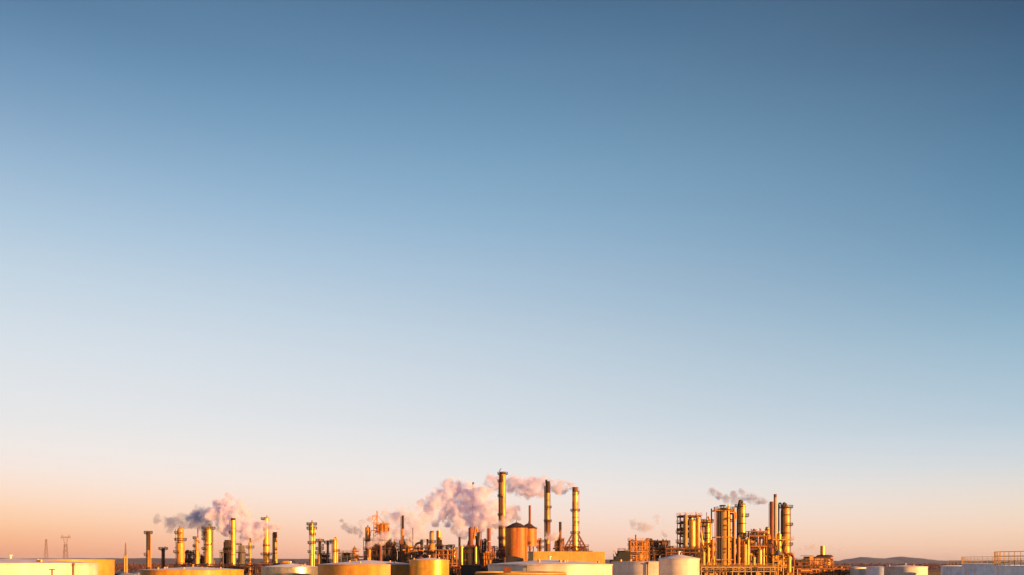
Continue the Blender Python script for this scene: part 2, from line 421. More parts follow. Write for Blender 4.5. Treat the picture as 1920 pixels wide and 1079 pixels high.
tank('floating_roof_tank', 976, 84, 1073, 1073, 165, 'ribbed orange tank at the bottom edge in front of the wide white tank', m='shed', finial=False, ribs=70, roofm='rust')
# small red cabinet on the ribbed tank's rim
Y = 158; q = MB().box(-.75, -.7, 0, .75, .7, 1.0).box(-.85, -.8, 1.0, .85, .8, 1.1).box(-.6, -.75, .1, -.05, -.7, .9)
o = tag(q.build('control_cabinet', 'redst', None, (wx(951, Y), Y, wz(1073, 165) + .0)), 'small dark red cabinet standing on the rim of the ribbed orange tank', 'cabinet')
# lamp post in front of the large cream tank
Y = 120; z = wz(1069, Y)
t = thing('lamp_post', 'short lamp post in front of the large cream tank', 'lamp post', (wx(97.5, Y), Y, 0))
MB().tube((0, 0, 0), (0, 0, z), .11, n=10).build('pole', 'rust', t)
MB().box(-.38, -.14, z, .38, .14, z + .14).build('lamp_head', 'rust', t)

# ================================================================== LEFT GROUP
STK = 'tall chimneys'
stack('chimney', 274.5, 281.5, 997, 480, 'slim dark chimney with crown top, first from the left', m='dark', group=STK, bands=((1032, 1064, 'orange'),), plats=((1000, 'A'), (1041, 'L')), pipe=(283.2, 1003, .22, 'galv'), ladder=-60)
column('process_column', 306, 1028, 500, [(1200, 6)], 'short brown column just right of the slim dark chimney', m='rust', vent=(309.4, 1024.5, .18), plats=((1030, 'A'),))
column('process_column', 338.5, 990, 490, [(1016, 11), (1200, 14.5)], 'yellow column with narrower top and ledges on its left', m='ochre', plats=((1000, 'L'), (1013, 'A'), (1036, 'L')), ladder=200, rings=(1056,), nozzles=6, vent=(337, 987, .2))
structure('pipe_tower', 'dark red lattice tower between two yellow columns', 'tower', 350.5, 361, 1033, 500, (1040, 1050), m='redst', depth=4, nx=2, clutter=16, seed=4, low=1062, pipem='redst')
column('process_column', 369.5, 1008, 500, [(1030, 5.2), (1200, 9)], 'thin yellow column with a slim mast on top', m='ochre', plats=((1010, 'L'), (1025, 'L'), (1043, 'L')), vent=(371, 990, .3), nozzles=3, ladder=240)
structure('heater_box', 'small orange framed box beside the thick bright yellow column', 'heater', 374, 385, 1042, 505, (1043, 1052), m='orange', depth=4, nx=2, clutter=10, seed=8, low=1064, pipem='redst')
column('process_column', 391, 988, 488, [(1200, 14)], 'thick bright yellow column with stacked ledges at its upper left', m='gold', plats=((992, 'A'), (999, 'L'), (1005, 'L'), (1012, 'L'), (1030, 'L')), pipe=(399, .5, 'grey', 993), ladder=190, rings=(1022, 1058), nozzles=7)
stack('chimney', 433, 441.5, 972, 486, 'lone tall yellow chimney in front of the left steam cloud', m='ochre', group=STK, taper=1.22, cap=4, rings=() if False else None) if False else stack('chimney', 433.2, 441.2, 972, 486, 'lone tall yellow chimney in front of the left steam cloud', m='gold', group=STK, taper=1.2, cap=4, ladder=200, plats=((1000, 'L'), (1030, 'L')), bands=((990, 991.5, 'rust'), (1016, 1017.5, 'rust'), (1040, 1041.5, 'rust')))
t = structure('furnace_building', 'dark stepped furnace building behind the lone tall yellow chimney', 'building', 417, 456, 1036, 500, (1036,), m='dark', depth=8, nx=4, clutter=14, seed=12, low=1066, pipem='grey', brace=True)
s_ = 500 / F; c_ = 436.5
b = MB()
for a0, a1, tp in ((418, 432, 1036), (421, 431, 1028), (424, 430.5, 1013)): b.box((a0 - c_) * s_, -3, 0, (a1 - c_) * s_, 3, wz(tp, 500))
b.build('furnace_body', 'dark', t)
b = MB()
for a0, a1, tp in ((450, 456, 1023),): b.box((a0 - c_) * s_, -3, 0, (a1 - c_) * s_, 3, wz(tp, 500))
b.bar(((441 - c_) * s_, 0, wz(1020.5, 500)), ((453 - c_) * s_, 0, wz(1020.5, 500)), .9)
b.bar(((452 - c_) * s_, 0, wz(1020, 500)), ((452 - c_) * s_, 0, 0), .9)
b.build('flue_duct', 'grey', t)
MB().pipe([((420 - c_) * s_, 0, 0), ((420 - c_) * s_, 0, wz(1017, 500)), ((425 - c_) * s_, 0, wz(1016, 500))], .3).build('vent_pipe', 'dark', t)
column('process_column', 468.7, 1017, 505, [(1037, 5.5), (1200, 4)], 'slim pale column with dark tip among the left steam', m='ochre', vent=(469.3, 1009, .45), plats=((1027, 'A'), (1042, 'L'), (1051, 'A')))
column('process_column', 499.5, 970, 545, [(1019, 11), (1200, 11.5)], 'tall golden column whose middle is hidden by steam', m='gold', plats=((974, 'L'), (982, 'L'), (1040, 'A'), (1058, 'A')), vent=(500.5, 967, .3), loop=(503.5, 505.2, 1001, .3, 'ochre'), rings=(1022, 1024))
stack('chimney', 512, 519.5, 998, 500, 'red brown chimney at the right end of the left steam', m='ochre', group=STK, taper=1.0, cap=8, capm='redst', flare=(1038, 1.2), bands=((1006, 1009, 'rust'), (1036, 1039, 'redst')), ladder=220)
# deck at the feet of the left group
structure('pipe_rack', 'long dark pipe rack at the feet of the left columns', 'pipe rack', 322, 458, 1058, 478, (1062,), m='dark', depth=7, nx=9, clutter=34, seed=21, low=1070, pipem='rust', rail=False, brace=False)
structure('pipe_rack', 'dark pipe rack between the streaky orange and silver tanks', 'pipe rack', 454, 500, 1059, 470, (1063,), m='black', depth=7, nx=4, clutter=22, seed=22, low=1078, pipem='dark', rail=False)
structure('pipe_rack', 'low rusty pipe rack behind the silver clad tank', 'pipe rack', 492, 560, 1056, 500, (1057,), m='redst', depth=6, nx=5, clutter=20, seed=23, low=1066, pipem='rust', rail=False)
# arched pipe and lying drum left of the wide orange tank
Y = 470; s = Y / F
q = MB(); P = [(4.6 * s * math.cos(PI - PI * i / 12), 0, wz(1059, Y) + 7 * s * math.sin(PI * i / 12)) for i in range(13)]
q.pipe([(P[0][0], 0, 0)] + P + [(P[-1][0], 0, 0)], .42)
tag(q.build('arched_pipe', 'dark', None, (wx(549, Y), Y, 0)), 'dark arched pipe above the silver clad tank', 'pipe')
Y = 480; s = Y / F
t = thing('drum', 'small orange drum lying on legs left of the dark arched pipe', 'drum', (wx(536, Y), Y, 0)); z = wz(1054.5, Y)
MB().tube((-5 * s, 0, z), (5 * s, 0, z), 2.6 * s, n=20).ball((5 * s, 0, z), 2.5 * s, 14).ball((-5 * s, 0, z), 2.5 * s, 14).build('shell', 'ochre', t)
for k in (-3, 3): MB().box((k - .4) * s, -.6, 0, (k + .4) * s, .6, z - .5).build('leg', 'rust', t)

# ---------------- second group
column('process_column', 584.5, 980, 480, [(1002, 8.5), (1040, 4.5), (1200, 6.5)], 'slender column with bright yellow head and dark stem', m='gold', plats=((984, 'A'), (992, 'A'), (1003, 'R'), (1019, 'A'), (1036, 'L')), vent=(585, 976, .3), ladder=180, loop=(589.5, 591.5, 990, .4, 'gold'))
column('process_column', 599.5, 1010, 492, [(1038, 4.8), (1200, 8)], 'thin column with side brackets on a yellow drum', m='ochre', plats=((1015, 'A'), (1024, 'R'), (1030, 'A'), (1038, 'A')), vent=(602.5, 1012, .35))
t = structure('equipment_box', 'dark box plant beside the thin column with side brackets', 'plant', 602, 617, 1038, 500, (1038,), m='dark', depth=5, nx=3, clutter=10, seed=31, low=1062, pipem='grey', rail=True)
MB().box(-1.9, -2, 0, 1.4, 2, wz(1040, 500)).build('cabin', 'dark', t)
column('process_column', 614.6, 1013.5, 488, [(1200, 4.2)], 'narrow brown column left of a short bright yellow one', m='rust', plats=((1018, 'A'),))
column('process_column', 627.5, 1012, 486, [(1200, 8.5)], 'short bright yellow column above the wide orange tank', m='gold', plats=((1016, 'L'), (1034, 'R')), pipe=(632.8, .4, 'gold', 1018), ladder=190)
structure('pipe_rack', 'low black pipe rack right of the short bright yellow column', 'pipe rack', 633, 664, 1037, 490, (1037, 1046), m='black', depth=6, nx=6, clutter=26, seed=33, low=1060, pipem='grey', vessels=((643, 3.2, 1039, 1056, 'grey'), (649, 3.2, 1040, 1056, 'black'), (655, 3.2, 1040, 1056, 'grey')))
structure('reactor_tower', 'small reddish reactor tower with round top and side pipe', 'tower', 661, 671, 1040, 495, (1034, 1044), m='rust', depth=4, nx=2, clutter=8, seed=34, low=1060, vessels=((665.5, 7, 1027, 1052, 'orange', -1.),), pipem='orange')
# ---------------- cracking unit with mast
t = structure('cracking_unit', 'tall cracking unit with thin mast above rusty round vessel', 'plant', 685, 731, 1013, 500, (1013, 1030, 1044), m='black', deckm='dark', depth=11, nx=5, clutter=40, seed=41, low=1062, pipem='rust', vessels=((690.5, 9.5, 988, 1030, 'orange', -1.5), (695.5, 5.5, 1026, 1062, 'orange', -5.2), (719, 19, 981, 1006, 'orange', 0), (716.5, 5.5, 1022, 1064, 'redst', -5.4)), tall=((686.5, 2.2, 991, 'grey'), (729.5, 2.4, 990, 'rust')))
s_ = 500 / F; c_ = 708.
b = MB(); m_ = (707 - c_) * s_
b.bar((m_, 0, wz(1000, 500)), (m_, 0, wz(958, 500)), .75); b.bar((m_ - 9 * s_, 0, wz(968, 500)), (m_ + 2 * s_, 0, wz(968, 500)), .6)
b.bar((m_ - 8.5 * s_, 0, wz(968, 500)), (m_ - 8.5 * s_, 0, wz(975, 500)), .3); b.bar((m_ - 8 * s_, 0, wz(983, 500)), (m_, 0, wz(968, 500)), .35)
b.bar((m_, 0, wz(966, 500)), (m_ + 20 * s_, 0, wz(990, 500)), .35)
b.build('mast', 'ochre', t)
b = MB()
for y in (985, 992, 999): b.box(-4 * s_, -4.5, wz(y, 500), 20.5 * s_, 4.5, wz(y, 500) + .2); b.rail(-4 * s_, -4.5, 20.5 * s_, 4.5, wz(y, 500) + .2, 1.2, .14)
for x in (-5, 3, 11, 20.5): b.bar((x * s_, -4.5, wz(1016, 500)), (x * s_, -4.5, wz(983, 500)), .5)
b.build('upper_deck', 'orange', t)
b = MB(); rr = random.Random(5)
for i in range(7):
    x = rr.uniform(-6, 20) * s_; z = wz(rr.uniform(978, 1006), 500); b.pipe([(x, -4.8, z), (x + rr.uniform(-3, 3), -4.8, z), (x + rr.uniform(-3, 3), -4.8, z - rr.uniform(1, 4))], rr.choice((.2, .3, .4)))
b.build('pipework', 'redst', t)
for i in (-17, -5): MB().box(i * s_, -3, 0, (i + 9) * s_, 3, wz(1032 + (i == -17) * 4, 500)).build('casing', 'black', t)
# ---------------- middle
column('process_column', 735.3, 1018, 505, [(1200, 4.2)], 'thin rusty column, left one of a close pair beside the cracking unit', m='redst', plats=((1020, 'A'), (1035, 'A')))
column('process_column', 740.5, 1011, 507, [(1200, 4.4)], 'thin rusty column, taller right one of a close pair beside the cracking unit', m='orange', plats=((1022, 'A'), (1046, 'A')))
column('process_column', 750.7, 1013, 503, [(1200, 4.2)], 'dark red pipe column standing against a thin soot topped chimney', m='redst')
stack('chimney', 753, 757.5, 967, 510, 'thin soot topped chimney rising out of pale steam', m='orange', group=STK, cap=25, taper=1.1, ladder=200)
t = structure('process_plant', 'rusty process plant under the pale steam left of the small yellow tank', 'plant', 762, 803, 1027, 500, (1027, 1040), m='rust', depth=9, nx=4, clutter=40, seed=51, low=1062, pipem='orange', vessels=((768, 8, 1018, 1056, 'orange', -2), (777, 7, 1030, 1056, 'rust', -3)), tall=((774.5, 1.6, 990, 'rust'),))
s_ = 500 / F; c_ = 782.5
b = MB(); b.pipe([((778 - c_) * s_, -2, wz(1050, 500)), ((778 - c_) * s_, -2, wz(1027, 500)), ((782 - c_) * s_, -2, wz(1020, 500)), ((790 - c_) * s_, -2, wz(1017.5, 500)), ((791 - c_) * s_, -2, wz(1024, 500))], .75, 12)
b.tube(((791.5 - c_) * s_, -2, 0), ((791.5 - c_) * s_, -2, wz(1012, 500)), .95, n=14)
b.build('duct', 'black', t)
MB().ball(((791 - c_) * s_, -3, wz(1047, 500)), 2.3, 16).build('fan_casing', 'redst', t); MB().ball(((806 - c_) * s_, -1, wz(1046, 500)), 3.2, 16).build('fan_casing', 'redst', t)
def flared(x, w, top, Y, label, m, cap=3, fl=1020, fw=1.7):
    return stack('heater_stack', x - w / 2, x + w / 2, top, Y, label, m=m, cat='chimney', group='heater stacks', cap=cap, capm='rust', flare=(fl, fw), plats=((fl - 2, 'A'), (fl + 18, 'A')), ladder=200)
flared(810, 7.2, 996, 498, 'stout heater stack with flared foot behind the small yellow tank', 'orange', 3, 1019, 1.9)
t = stack('heater_stack', 819.8, 826.5, 995, 500, 'two tone heater stack with dark flank and lower yellow sleeve', m='gold', cat='chimney', group='heater stacks', cap=0, plats=((1024, 'A'),))
s_ = 500 / F
MB().lathe([(3.3 * s_, 0), (3.3 * s_, wz(1008, 500)), (2 * s_, wz(1008, 500))], 3.0 * s_, -1.2).build('sleeve', 'ochre', t)
MB().tube((-3.0 * s_, -1.0, 0), (-3.0 * s_, -1.0, wz(996, 500)), .55, n=12).build('riser_pipe', 'dark', t)
MB().lathe([(4.2 * s_, 0), (4.2 * s_, wz(1024, 500)), (3.3 * s_, wz(1023, 500))], 3.2 * s_, -1.3).build('casing', 'redst', t)
column('process_column', 837.6, 1022, 495, [(1200, 4.4)], 'short dark stack right of the two tone heater stack', m='dark', cat='column', plats=((1026, 'A'),))
structure('pipe_rack', 'open orange frame of thin posts right of the small yellow tank', 'frame', 806, 857, 1031, 488, (1040, 1056), m='orange', depth=5, nx=7, clutter=26, seed=55, low=1079, pipem='redst', rail=False, post=.36)
structure('pipe_rack', 'low reddish pipe bundle below the open orange frame', 'pipe rack', 838, 866, 1062, 420, (1066,), m='redst', depth=5, nx=4, clutter=26, seed=56, low=1079, pipem='orange', rail=False)
t = stack('chimney', 859.5, 863.8, 1007, 490, 'narrow dark chimney with a yellow pipe on its right', m='rust', group=STK, cap=17, capm='soot')
s_ = 490 / F
MB().pipe([(4 * s_, -.5, 0), (4 * s_, -.5, wz(1026, 490)), (2 * s_, -.2, wz(1024.5, 490))], .85, 12).build('flue_pipe', 'gold', t)
t = structure('reactor_tower', 'fat red reactor tower with slanting ducts and dark base', 'tower', 871, 893, 1026, 495, (1026, 1036), m='dark', depth=9, nx=4, clutter=44, seed=61, low=1062, pipem='redst', vessels=((883, 9, 989, 1040, 'redst', -1),))
s_ = 495 / F; c_ = 882.
b = MB(); b.pipe([((889 - c_) * s_, -1, wz(1012, 495)), ((891.5 - c_) * s_, -1, wz(989, 495)), ((893.5 - c_) * s_, -1, wz(990, 495)), ((896 - c_) * s_, -1, wz(1000, 495))], .7, 12); b.build('duct', 'orange', t)
for a0, y0, a1, y1 in ((896, 1000, 889, 1055), (898.5, 998, 893, 1060), (899, 1024, 907, 1056), (896, 1022, 897, 1060), (893, 1005, 896, 1040)): MB().bar(((a0 - c_) * s_, -1.2, wz(y0, 495)), ((a1 - c_) * s_, -1.2, wz(y1, 495)), 1.1).build('slanting_duct', 'dark', t)
MB().tube(((897.5 - c_) * s_, 0, 0), ((897.5 - c_) * s_, 0, wz(993, 495)), .95, n=14).build('standpipe', 'redst', t); b = MB(); b.tube(((902 - c_) * s_, 1, wz(1030, 495)), ((902 - c_) * s_, 1, wz(996, 495)), .3, n=10); b.build('standpipe', 'redst', t)
MB().tube(((893 - c_) * s_, -5.2, 0), ((893 - c_) * s_, -5.2, wz(1026, 495)), .7, n=12).build('standpipe', 'gold', t)
MB().lathe([(4.6, 0), (4.6, wz(1029, 495)), (2.0, wz(1022, 495)), (1.5, wz(1014, 495))], (882 - c_) * s_, 0, 24).build('regenerator', 'dark', t)
stack('chimney', 913.6, 920.2, 991, 500, 'dark red chimney with a pale ring left of the tallest chimney', m='redst', group=STK, bands=((1015, 1016.2, 'white'),), flare=(1036, 1.35), ladder=210)
structure('pipe_tower', 'small rusty lattice at the foot of the dark red chimney', 'tower', 908, 928, 1037, 495, (1041, 1049), m='redst', depth=6, nx=3, clutter=24, seed=63, low=1062, pipem='orange', vessels=((924, 4, 1027, 1040, 'redst', -1),))
t = structure('dark_shed', 'black boxy shed at the bottom between small yellow and wide white tanks', 'shed', 866, 902, 1060, 400, (1060,), m='black', depth=10, nx=3, clutter=12, seed=64, low=1075, pipem='dark', rail=True)
MB().box(-5, -5, 0, 4.6, 5, wz(1061, 400)).build('wall', 'black', t)
structure('pipe_rack', 'rusty low gantry left of the wide white tank', 'pipe rack', 888, 922, 1061, 420, (1066, 1071), m='rust', depth=6, nx=4, clutter=30, seed=65, low=1079, pipem='orange', rail=False)

structure('pipe_rack', 'dark crowded pipe rack behind the wide streaked orange tank', 'pipe rack', 728, 806, 1046, 520, (1048, 1056), m='dark', deckm='dark', depth=7, nx=9, clutter=70, seed=101, low=1066, pipem='redst', rail=False)
def gable(x0, x1, ridge_y, eave_y, Y, label):
    s = Y / F; W = (x1 - x0) * s; zr, ze = wz(ridge_y, Y), wz(eave_y, Y); t = thing('gabled_shed', label, 'shed', (wx((x0 + x1) / 2, Y), Y, 0), .2)
    MB().box(-W / 2, 0, 0, W / 2, 10, ze).build('wall', 'dark', t)
    q = MB()
    for y0, y1 in ((-.4, 10.4),): q.add([(-W / 2 - .5, y0, ze - .1), (0, y0, zr), (W / 2 + .5, y0, ze - .1), (-W / 2 - .5, y1, ze - .1), (0, y1, zr), (W / 2 + .5, y1, ze - .1)], [(0, 1, 4, 3), (1, 2, 5, 4), (0, 2, 1), (3, 4, 5), (0, 3, 5, 2)])
    q.build('roof', 'redst', t); MB().box(-.8, -.1, ze - 5, .8, 0, ze - 2).build('door', 'black', t)
gable(780, 799, 1043.5, 1050, 470, 'dark shed with red gable roof behind the small yellow tank')
gable(800, 824, 1045, 1050, 486, 'wider dark shed with red gable roof behind the small yellow tank')
structure('pipe_tower', 'black furnace frame standing inside the cracking unit with the mast', 'tower', 697, 714, 1020, 512, (1021, 1033, 1045), m='black', deckm='black', depth=6, nx=3, clutter=40, seed=103, low=1062, pipem='black')
structure('pipe_tower', 'narrow grey pipe tower at the right edge of the cracking unit', 'tower', 722, 733, 1018, 512, (1026, 1040), m='grey', deckm='dark', depth=5, nx=2, clutter=26, seed=104, low=1062, pipem='dark')
structure('pipe_tower', 'brown stair tower right of the two tone heater stack', 'tower', 829, 843, 1030, 515, (1034, 1043, 1052), m='rust', depth=5, nx=3, clutter=20, seed=105, low=1062, pipem='redst')
structure('pipe_tower', 'rusty stair tower in the pale steam right of the thin soot topped chimney', 'tower', 757, 769, 1012, 516, (1018, 1028, 1040), m='rust', deckm='dark', depth=5, nx=3, clutter=30, seed=111, low=1062, pipem='orange', post=.3)
stack('heater_stack', 799.5, 803.3, 1011, 512, 'slim orange heater stack left of the stout one with flared foot', m='orange', cat='chimney', group='heater stacks', cap=4, plats=((1026, 'A'), (1042, 'A')))
column('process_column', 846.5, 1022, 508, [(1200, 3.6)], 'slim orange column inside the open frame of thin posts', m='orange', plats=((1025, 'A'), (1036, 'A')))
column('process_column', 851.5, 1027, 512, [(1200, 3.4)], 'slim yellow column at the right end of the open frame of thin posts', m='gold', plats=((1030, 'A'),))
structure('pipe_tower', 'dark lattice tower between the fat red reactor tower and the dark red chimney', 'tower', 899, 912, 1012, 512, (1016, 1028, 1042), m='dark', deckm='dark', depth=5, nx=3, clutter=34, seed=112, low=1062, pipem='redst', post=.32)
column('process_column', 925.5, 1024, 508, [(1200, 4.6)], 'short red column with ledges between dark red chimney and tallest chimney', m='redst', plats=((1028, 'A'), (1038, 'A'), (1047, 'A')))
structure('pipe_tower', 'rusty open tower behind the pair of thin rusty columns', 'tower', 733, 748, 1024, 520, (1030, 1042), m='rust', deckm='rust', depth=5, nx=3, clutter=26, seed=113, low=1062, pipem='redst', post=.3)
# tallest chimney
t = stack('chimney', 936.3, 948.6, 886, 545, 'tallest chimney of all, golden with dark platforms on its left', m='ochre', group=STK, cap=3, capm='rust', plats=((889, 'A'), (903, 'L'), (931, 'L'), (966, 'L'), (990, 'A'), (1010, 'A'), (1030, 'A')), ladder=215)
s_ = 545 / F
b = MB(); b.pipe([(-5.4 * s_, -.5, wz(905, 545)), (-5.4 * s_, -.5, wz(882, 545)), (-2.4 * s_, -.5, wz(879, 545))], .22); b.build('davit', 'dark', t)
for (y0, y1) in ((892, 903), (931, 966), (990, 1052)): MB().lathe([(6.25 * s_, wz(y1, 545)), (6.25 * s_, wz(y0, 545))], -.25, -.02).build('casing', 'rust', t)  # rusty casings pushed leftward: access cages plus shade painted on the left flank
MB().tube((-5.2 * s_, -1.3, 0), (-5.2 * s_, -1.3, wz(905, 545)), .95, n=12).build('riser_pipe', 'dark', t)  # widened dark pipe, doubling as painted shade down the left flank
structure('pipe_tower', 'rusty access tower at the foot of the tallest chimney', 'tower', 927, 952, 1032, 528, (1032, 1041), m='rust', depth=5, nx=4, clutter=30, seed=66, low=1060, pipem='redst')

# ---------------- brown silos
def silo(xc, rp, eave, apex, Y, bot, label, legs=False):
    s = Y / F; r = rp * s; ze, za = wz(eave, Y), wz(apex, Y); zb = wz(bot, Y) if legs else 0
    t = thing('silo', label, 'silo', (wx(xc, Y), Y, 0), 0, 'brown cone roofed silos')
    MB().lathe([(.1, zb), (r, zb + .01), (r, ze)], n=64).build('shell', 'silo', t)
    rf = MB().lathe([(r, ze - .1), (r * 1.05, ze - .25), (r * 1.05, ze), (r * .4, ze + (za - ze) * .72), (.08, za)], n=64).build('roof', 'siloroof', t)
    MB().tube((0, 0, za - .1), (0, 0, za + 1.1), .18, n=8).build('finial', 'siloroof', rf)
    for k in (.35, -.3): MB().tube((r * k, -r * .3, ze), (r * k, -r * .3, ze + (za - ze) * .75), .4, n=10).build('vent', 'siloroof', rf)
    MB().arcrail(r * 1.03, ze, -PI, 0, 1.0, .08, 16).build('railing', 'siloroof', rf)
    if legs:
        for a in (-2.4, -.75, .75, 2.4):
            MB().bar((r * .8 * math.cos(a), r * .8 * math.sin(a), 0), (r * .8 * math.cos(a), r * .8 * math.sin(a), zb), .55).build('leg', 'rust', t)
        MB().bar((-r * .8, -r * .7, zb - 4), (r * .8, -r * .7, zb - 4), .4).bar((-r * .6, -r * .7, zb - 7), (r * .6, -r * .7, zb), .3).build('brace', 'rust', t)
    else:
        a = math.radians(-35); MB().pipe([(r * 1.03 * math.cos(a), r * 1.03 * math.sin(a), 0), (r * 1.03 * math.cos(a), r * 1.03 * math.sin(a), ze)], .22).build('downpipe', 'silo', t)
    return t
silo(968.5, 20.8, 990, 979.5, 512, 1060, 'larger brown silo with dark cone roof, standing in front')
silo(991, 15.5, 991.5, 981, 540, 1025, 'smaller brown silo on legs behind the larger one', legs=True)
# dark curved trough at the silo's foot
Y = 488; q = MB().box(-4.6, -2, 0, 0, 2, wz(1043.5, Y)); q.add([(0, -2, wz(1043.5, Y)), (4.8, -2, wz(1047.5, Y)), (4.8, -2, 0), (0, -2, 0), (0, 2, wz(1043.5, Y)), (4.8, 2, wz(1047.5, Y)), (4.8, 2, 0), (0, 2, 0)], [(0, 3, 2, 1), (4, 5, 6, 7), (0, 1, 5, 4), (1, 2, 6, 5), (2, 3, 7, 6), (3, 0, 4, 7)])
tag(q.build('lean_to_shed', 'black', None, (wx(966, Y), Y, 0)), 'black sloping lean-to at the foot of the larger brown silo', 'shed')
stack('chimney', 991.2, 995.6, 948, 556, 'thin red brown chimney behind the brown silos', m='redst', group=STK)
column('process_column', 1012.5, 1013, 545, [(1200, 5.5)], 'short dark column just right of the brown silos', m='rust', plats=((1016, 'A'), (1027, 'A')), vent=(1014, 1009, .5), pipe=(1008.5, .35, 'orange', 1016))
# long yellow shed behind the wide white tank
Y = 300; W = 136 * Y / F; z = wz(1034.5, Y)
t = thing('long_shed', 'long flat roofed yellow shed between silos and dark stepped building', 'shed', (wx(1068, Y), Y, 0), math.radians(7))
MB().box(-W / 2 - .1, 0, 0, W / 2, 14, z - .25).build('wall', 'shed', t)
MB().box(-W / 2 - .25, -.12, z - .25, W / 2 + .15, 14.2, z).build('roof', 'shed', t)
q = MB()
for i in range(45): q.box(-W / 2 + .3 + i * .6, -.05, 0, -W / 2 + .42 + i * .6, .0, z - .3)
q.build('cladding_rib', 'shed', t)
MB().box(3, -.07, 9, 8, .0, 12.6).build('door', 'rust', t)
# chimney with dark flank
t = stack('chimney', 1023, 1031, 903, 555, 'tall two tone chimney with soot black top, left of the last tall one', m='ochre', group=STK, cap=22, capm='soot', plats=((952, 'R'), (978, 'A')), bands=((938, 939, 'rust'), (955, 956, 'rust'), (975, 1002, 'rust'), (1020, 1037, 'rust')), ladder=-20)
s_ = 555 / F
MB().tube((-5.0 * s_, -.6, 0), (-5.0 * s_, -.6, wz(912, 555)), .62, n=12).build('riser_pipe', 'dark', t)
MB().tube((-2.6 * s_, 0, wz(906, 555)), (-2.6 * s_, 0, wz(900, 555)), .75, n=12).build('tip', 'soot', t)
stack('chimney', 1048, 1053, 979, 560, 'short dark stack left of the braced golden chimney', m='rust', group='heater stacks', cap=16, flare=(1014, 1.4), plats=((1016, 'A'),))
# braced chimney on a fired heater
t = stack('chimney', 1073, 1084, 914, 570, 'golden chimney with slanting braces on a heater, last tall one of the middle group', m='gold', group=STK, cap=9, capm='rust', plats=((958, 'A'), (1000, 'A')), ladder=0, bands=((928, 929.2, 'rust'), (941, 957, 'ochre'), (970, 971.2, 'rust'), (985, 986.2, 'rust')), taper=1.1)
s_ = 570 / F; b = MB()
for k in (-1, 1):
    for dy in (-2, 2):
        b.bar((k * 5.5 * s_, dy, wz(1002, 570)), (k * 19 * s_, dy, wz(1026, 570)), .75); b.bar((k * 5.5 * s_, dy, wz(1012, 570)), (k * 12 * s_, dy, wz(1026, 570)), .5)
    b.bar((k * 10 * s_, 0, wz(1010, 570)), (k * 10 * s_, 0, wz(1026, 570)), .45)
    for q_ in (.3, .55, .8):
        zz = wz(1002 + 24 * q_, 570); b.bar((k * (5.5 + 13.5 * q_) * s_, -2, zz), (k * (5.5 + 13.5 * q_) * s_, 2, zz), .35); b.bar((k * 5 * s_, 0, zz), (k * (5.5 + 13.5 * q_) * s_, 0, zz), .4)
b.build('brace', 'rust', t)
for off in (801 / 160, -801 / 160): platform(t, 5.6 * s_, wz(925 if off > 0 else 981, 570), 'R', .9)
structure('fired_heater', 'rusty fired heater with railed deck carrying the braced golden chimney', 'heater', 1044, 1102, 1025, 570, (1025, 1033), m='rust', depth=9, nx=8, clutter=60, seed=71, low=1046, pipem='redst')
structure('pipe_tower', 'small rusty pipe tower at the left end of the fired heater', 'tower', 1041, 1057, 1010, 562, (1012, 1020, 1028), m='rust', depth=4, nx=3, clutter=20, seed=72, low=1046, pipem='orange')

# ================================================================== RIGHT GROUP
# dark stepped building
Y = 330; s_ = Y / F
t = thing('stepped_building', 'black stepped building with a hand rail on its roof', 'building', (wx(1164, Y), Y, 0))
q = MB()
for a, b, tp in ((1146, 1181, 1049.5), (1153, 1181, 1043.5), (1158, 1180, 1038), (1160, 1180, 1033)): q.box((a - 1164) * s_, -3 - (1050 - tp) * -.05, 0, (b - 1164) * s_, 5, wz(tp, Y))
q.build('wall', 'black', t)
MB().rail((1160 - 1164) * s_, -2, (1172 - 1164) * s_, 3, wz(1033, Y), .95, .1).build('railing', 'rust', t)
MB().pipe([((1150 - 1164) * s_, -1, wz(1050, Y)), ((1150 - 1164) * s_, -1, wz(1035, Y)), ((1152 - 1164) * s_, -1, wz(1033, Y)), ((1155 - 1164) * s_, -1, wz(1042, Y))], .16).build('vent_pipe', 'galv', t)
MB().box((1169 - 1164) * s_, -3.3, wz(1034, Y), (1178 - 1164) * s_, -2.9, wz(1031.5, Y)).build('roof_unit', 'grey', t)
structure('process_structure', 'orange open frame with vessels right of the black stepped building', 'frame', 1181, 1213, 1014, 345, (1015, 1024, 1033.5, 1041, 1053), m='orange', depth=6, nx=4, ny=3, clutter=22, seed=81, low=1053, pipem='orange', vessels=((1205, 9, 1016, 1028, 'gold', -1), (1196, 5, 1019, 1033, 'rust', 0), (1199, 12, 1037, 1053, 'orange', -2)), tall=((1191.5, 2.2, 1003, 'dark'),), drums=((1187, 7, 1049, .6, 'orange'),))
structure('process_structure', 'dark cluttered frame left of the white tank with pink cone roof', 'frame', 1212, 1253, 1014, 352, (1033.5, 1040, 1053), m='dark', depth=7, nx=5, ny=3, clutter=44, seed=82, low=1055, pipem='dark', rail=True, drums=((1216, 8, 1013, .7, 'dark'), (1224, 9, 1017, .9, 'rust'), (1238, 12, 1030, .9, 'rust')), brace=True)
structure('pipe_rack', 'long dark pipe rack behind the white tank with pink cone roof', 'pipe rack', 1246, 1312, 1028, 350, (1030, 1036, 1046), m='rust', depth=7, nx=7, clutter=30, seed=83, low=1056, pipem='dark', drums=((1296, 14, 1036, 1.2, 'black'),))
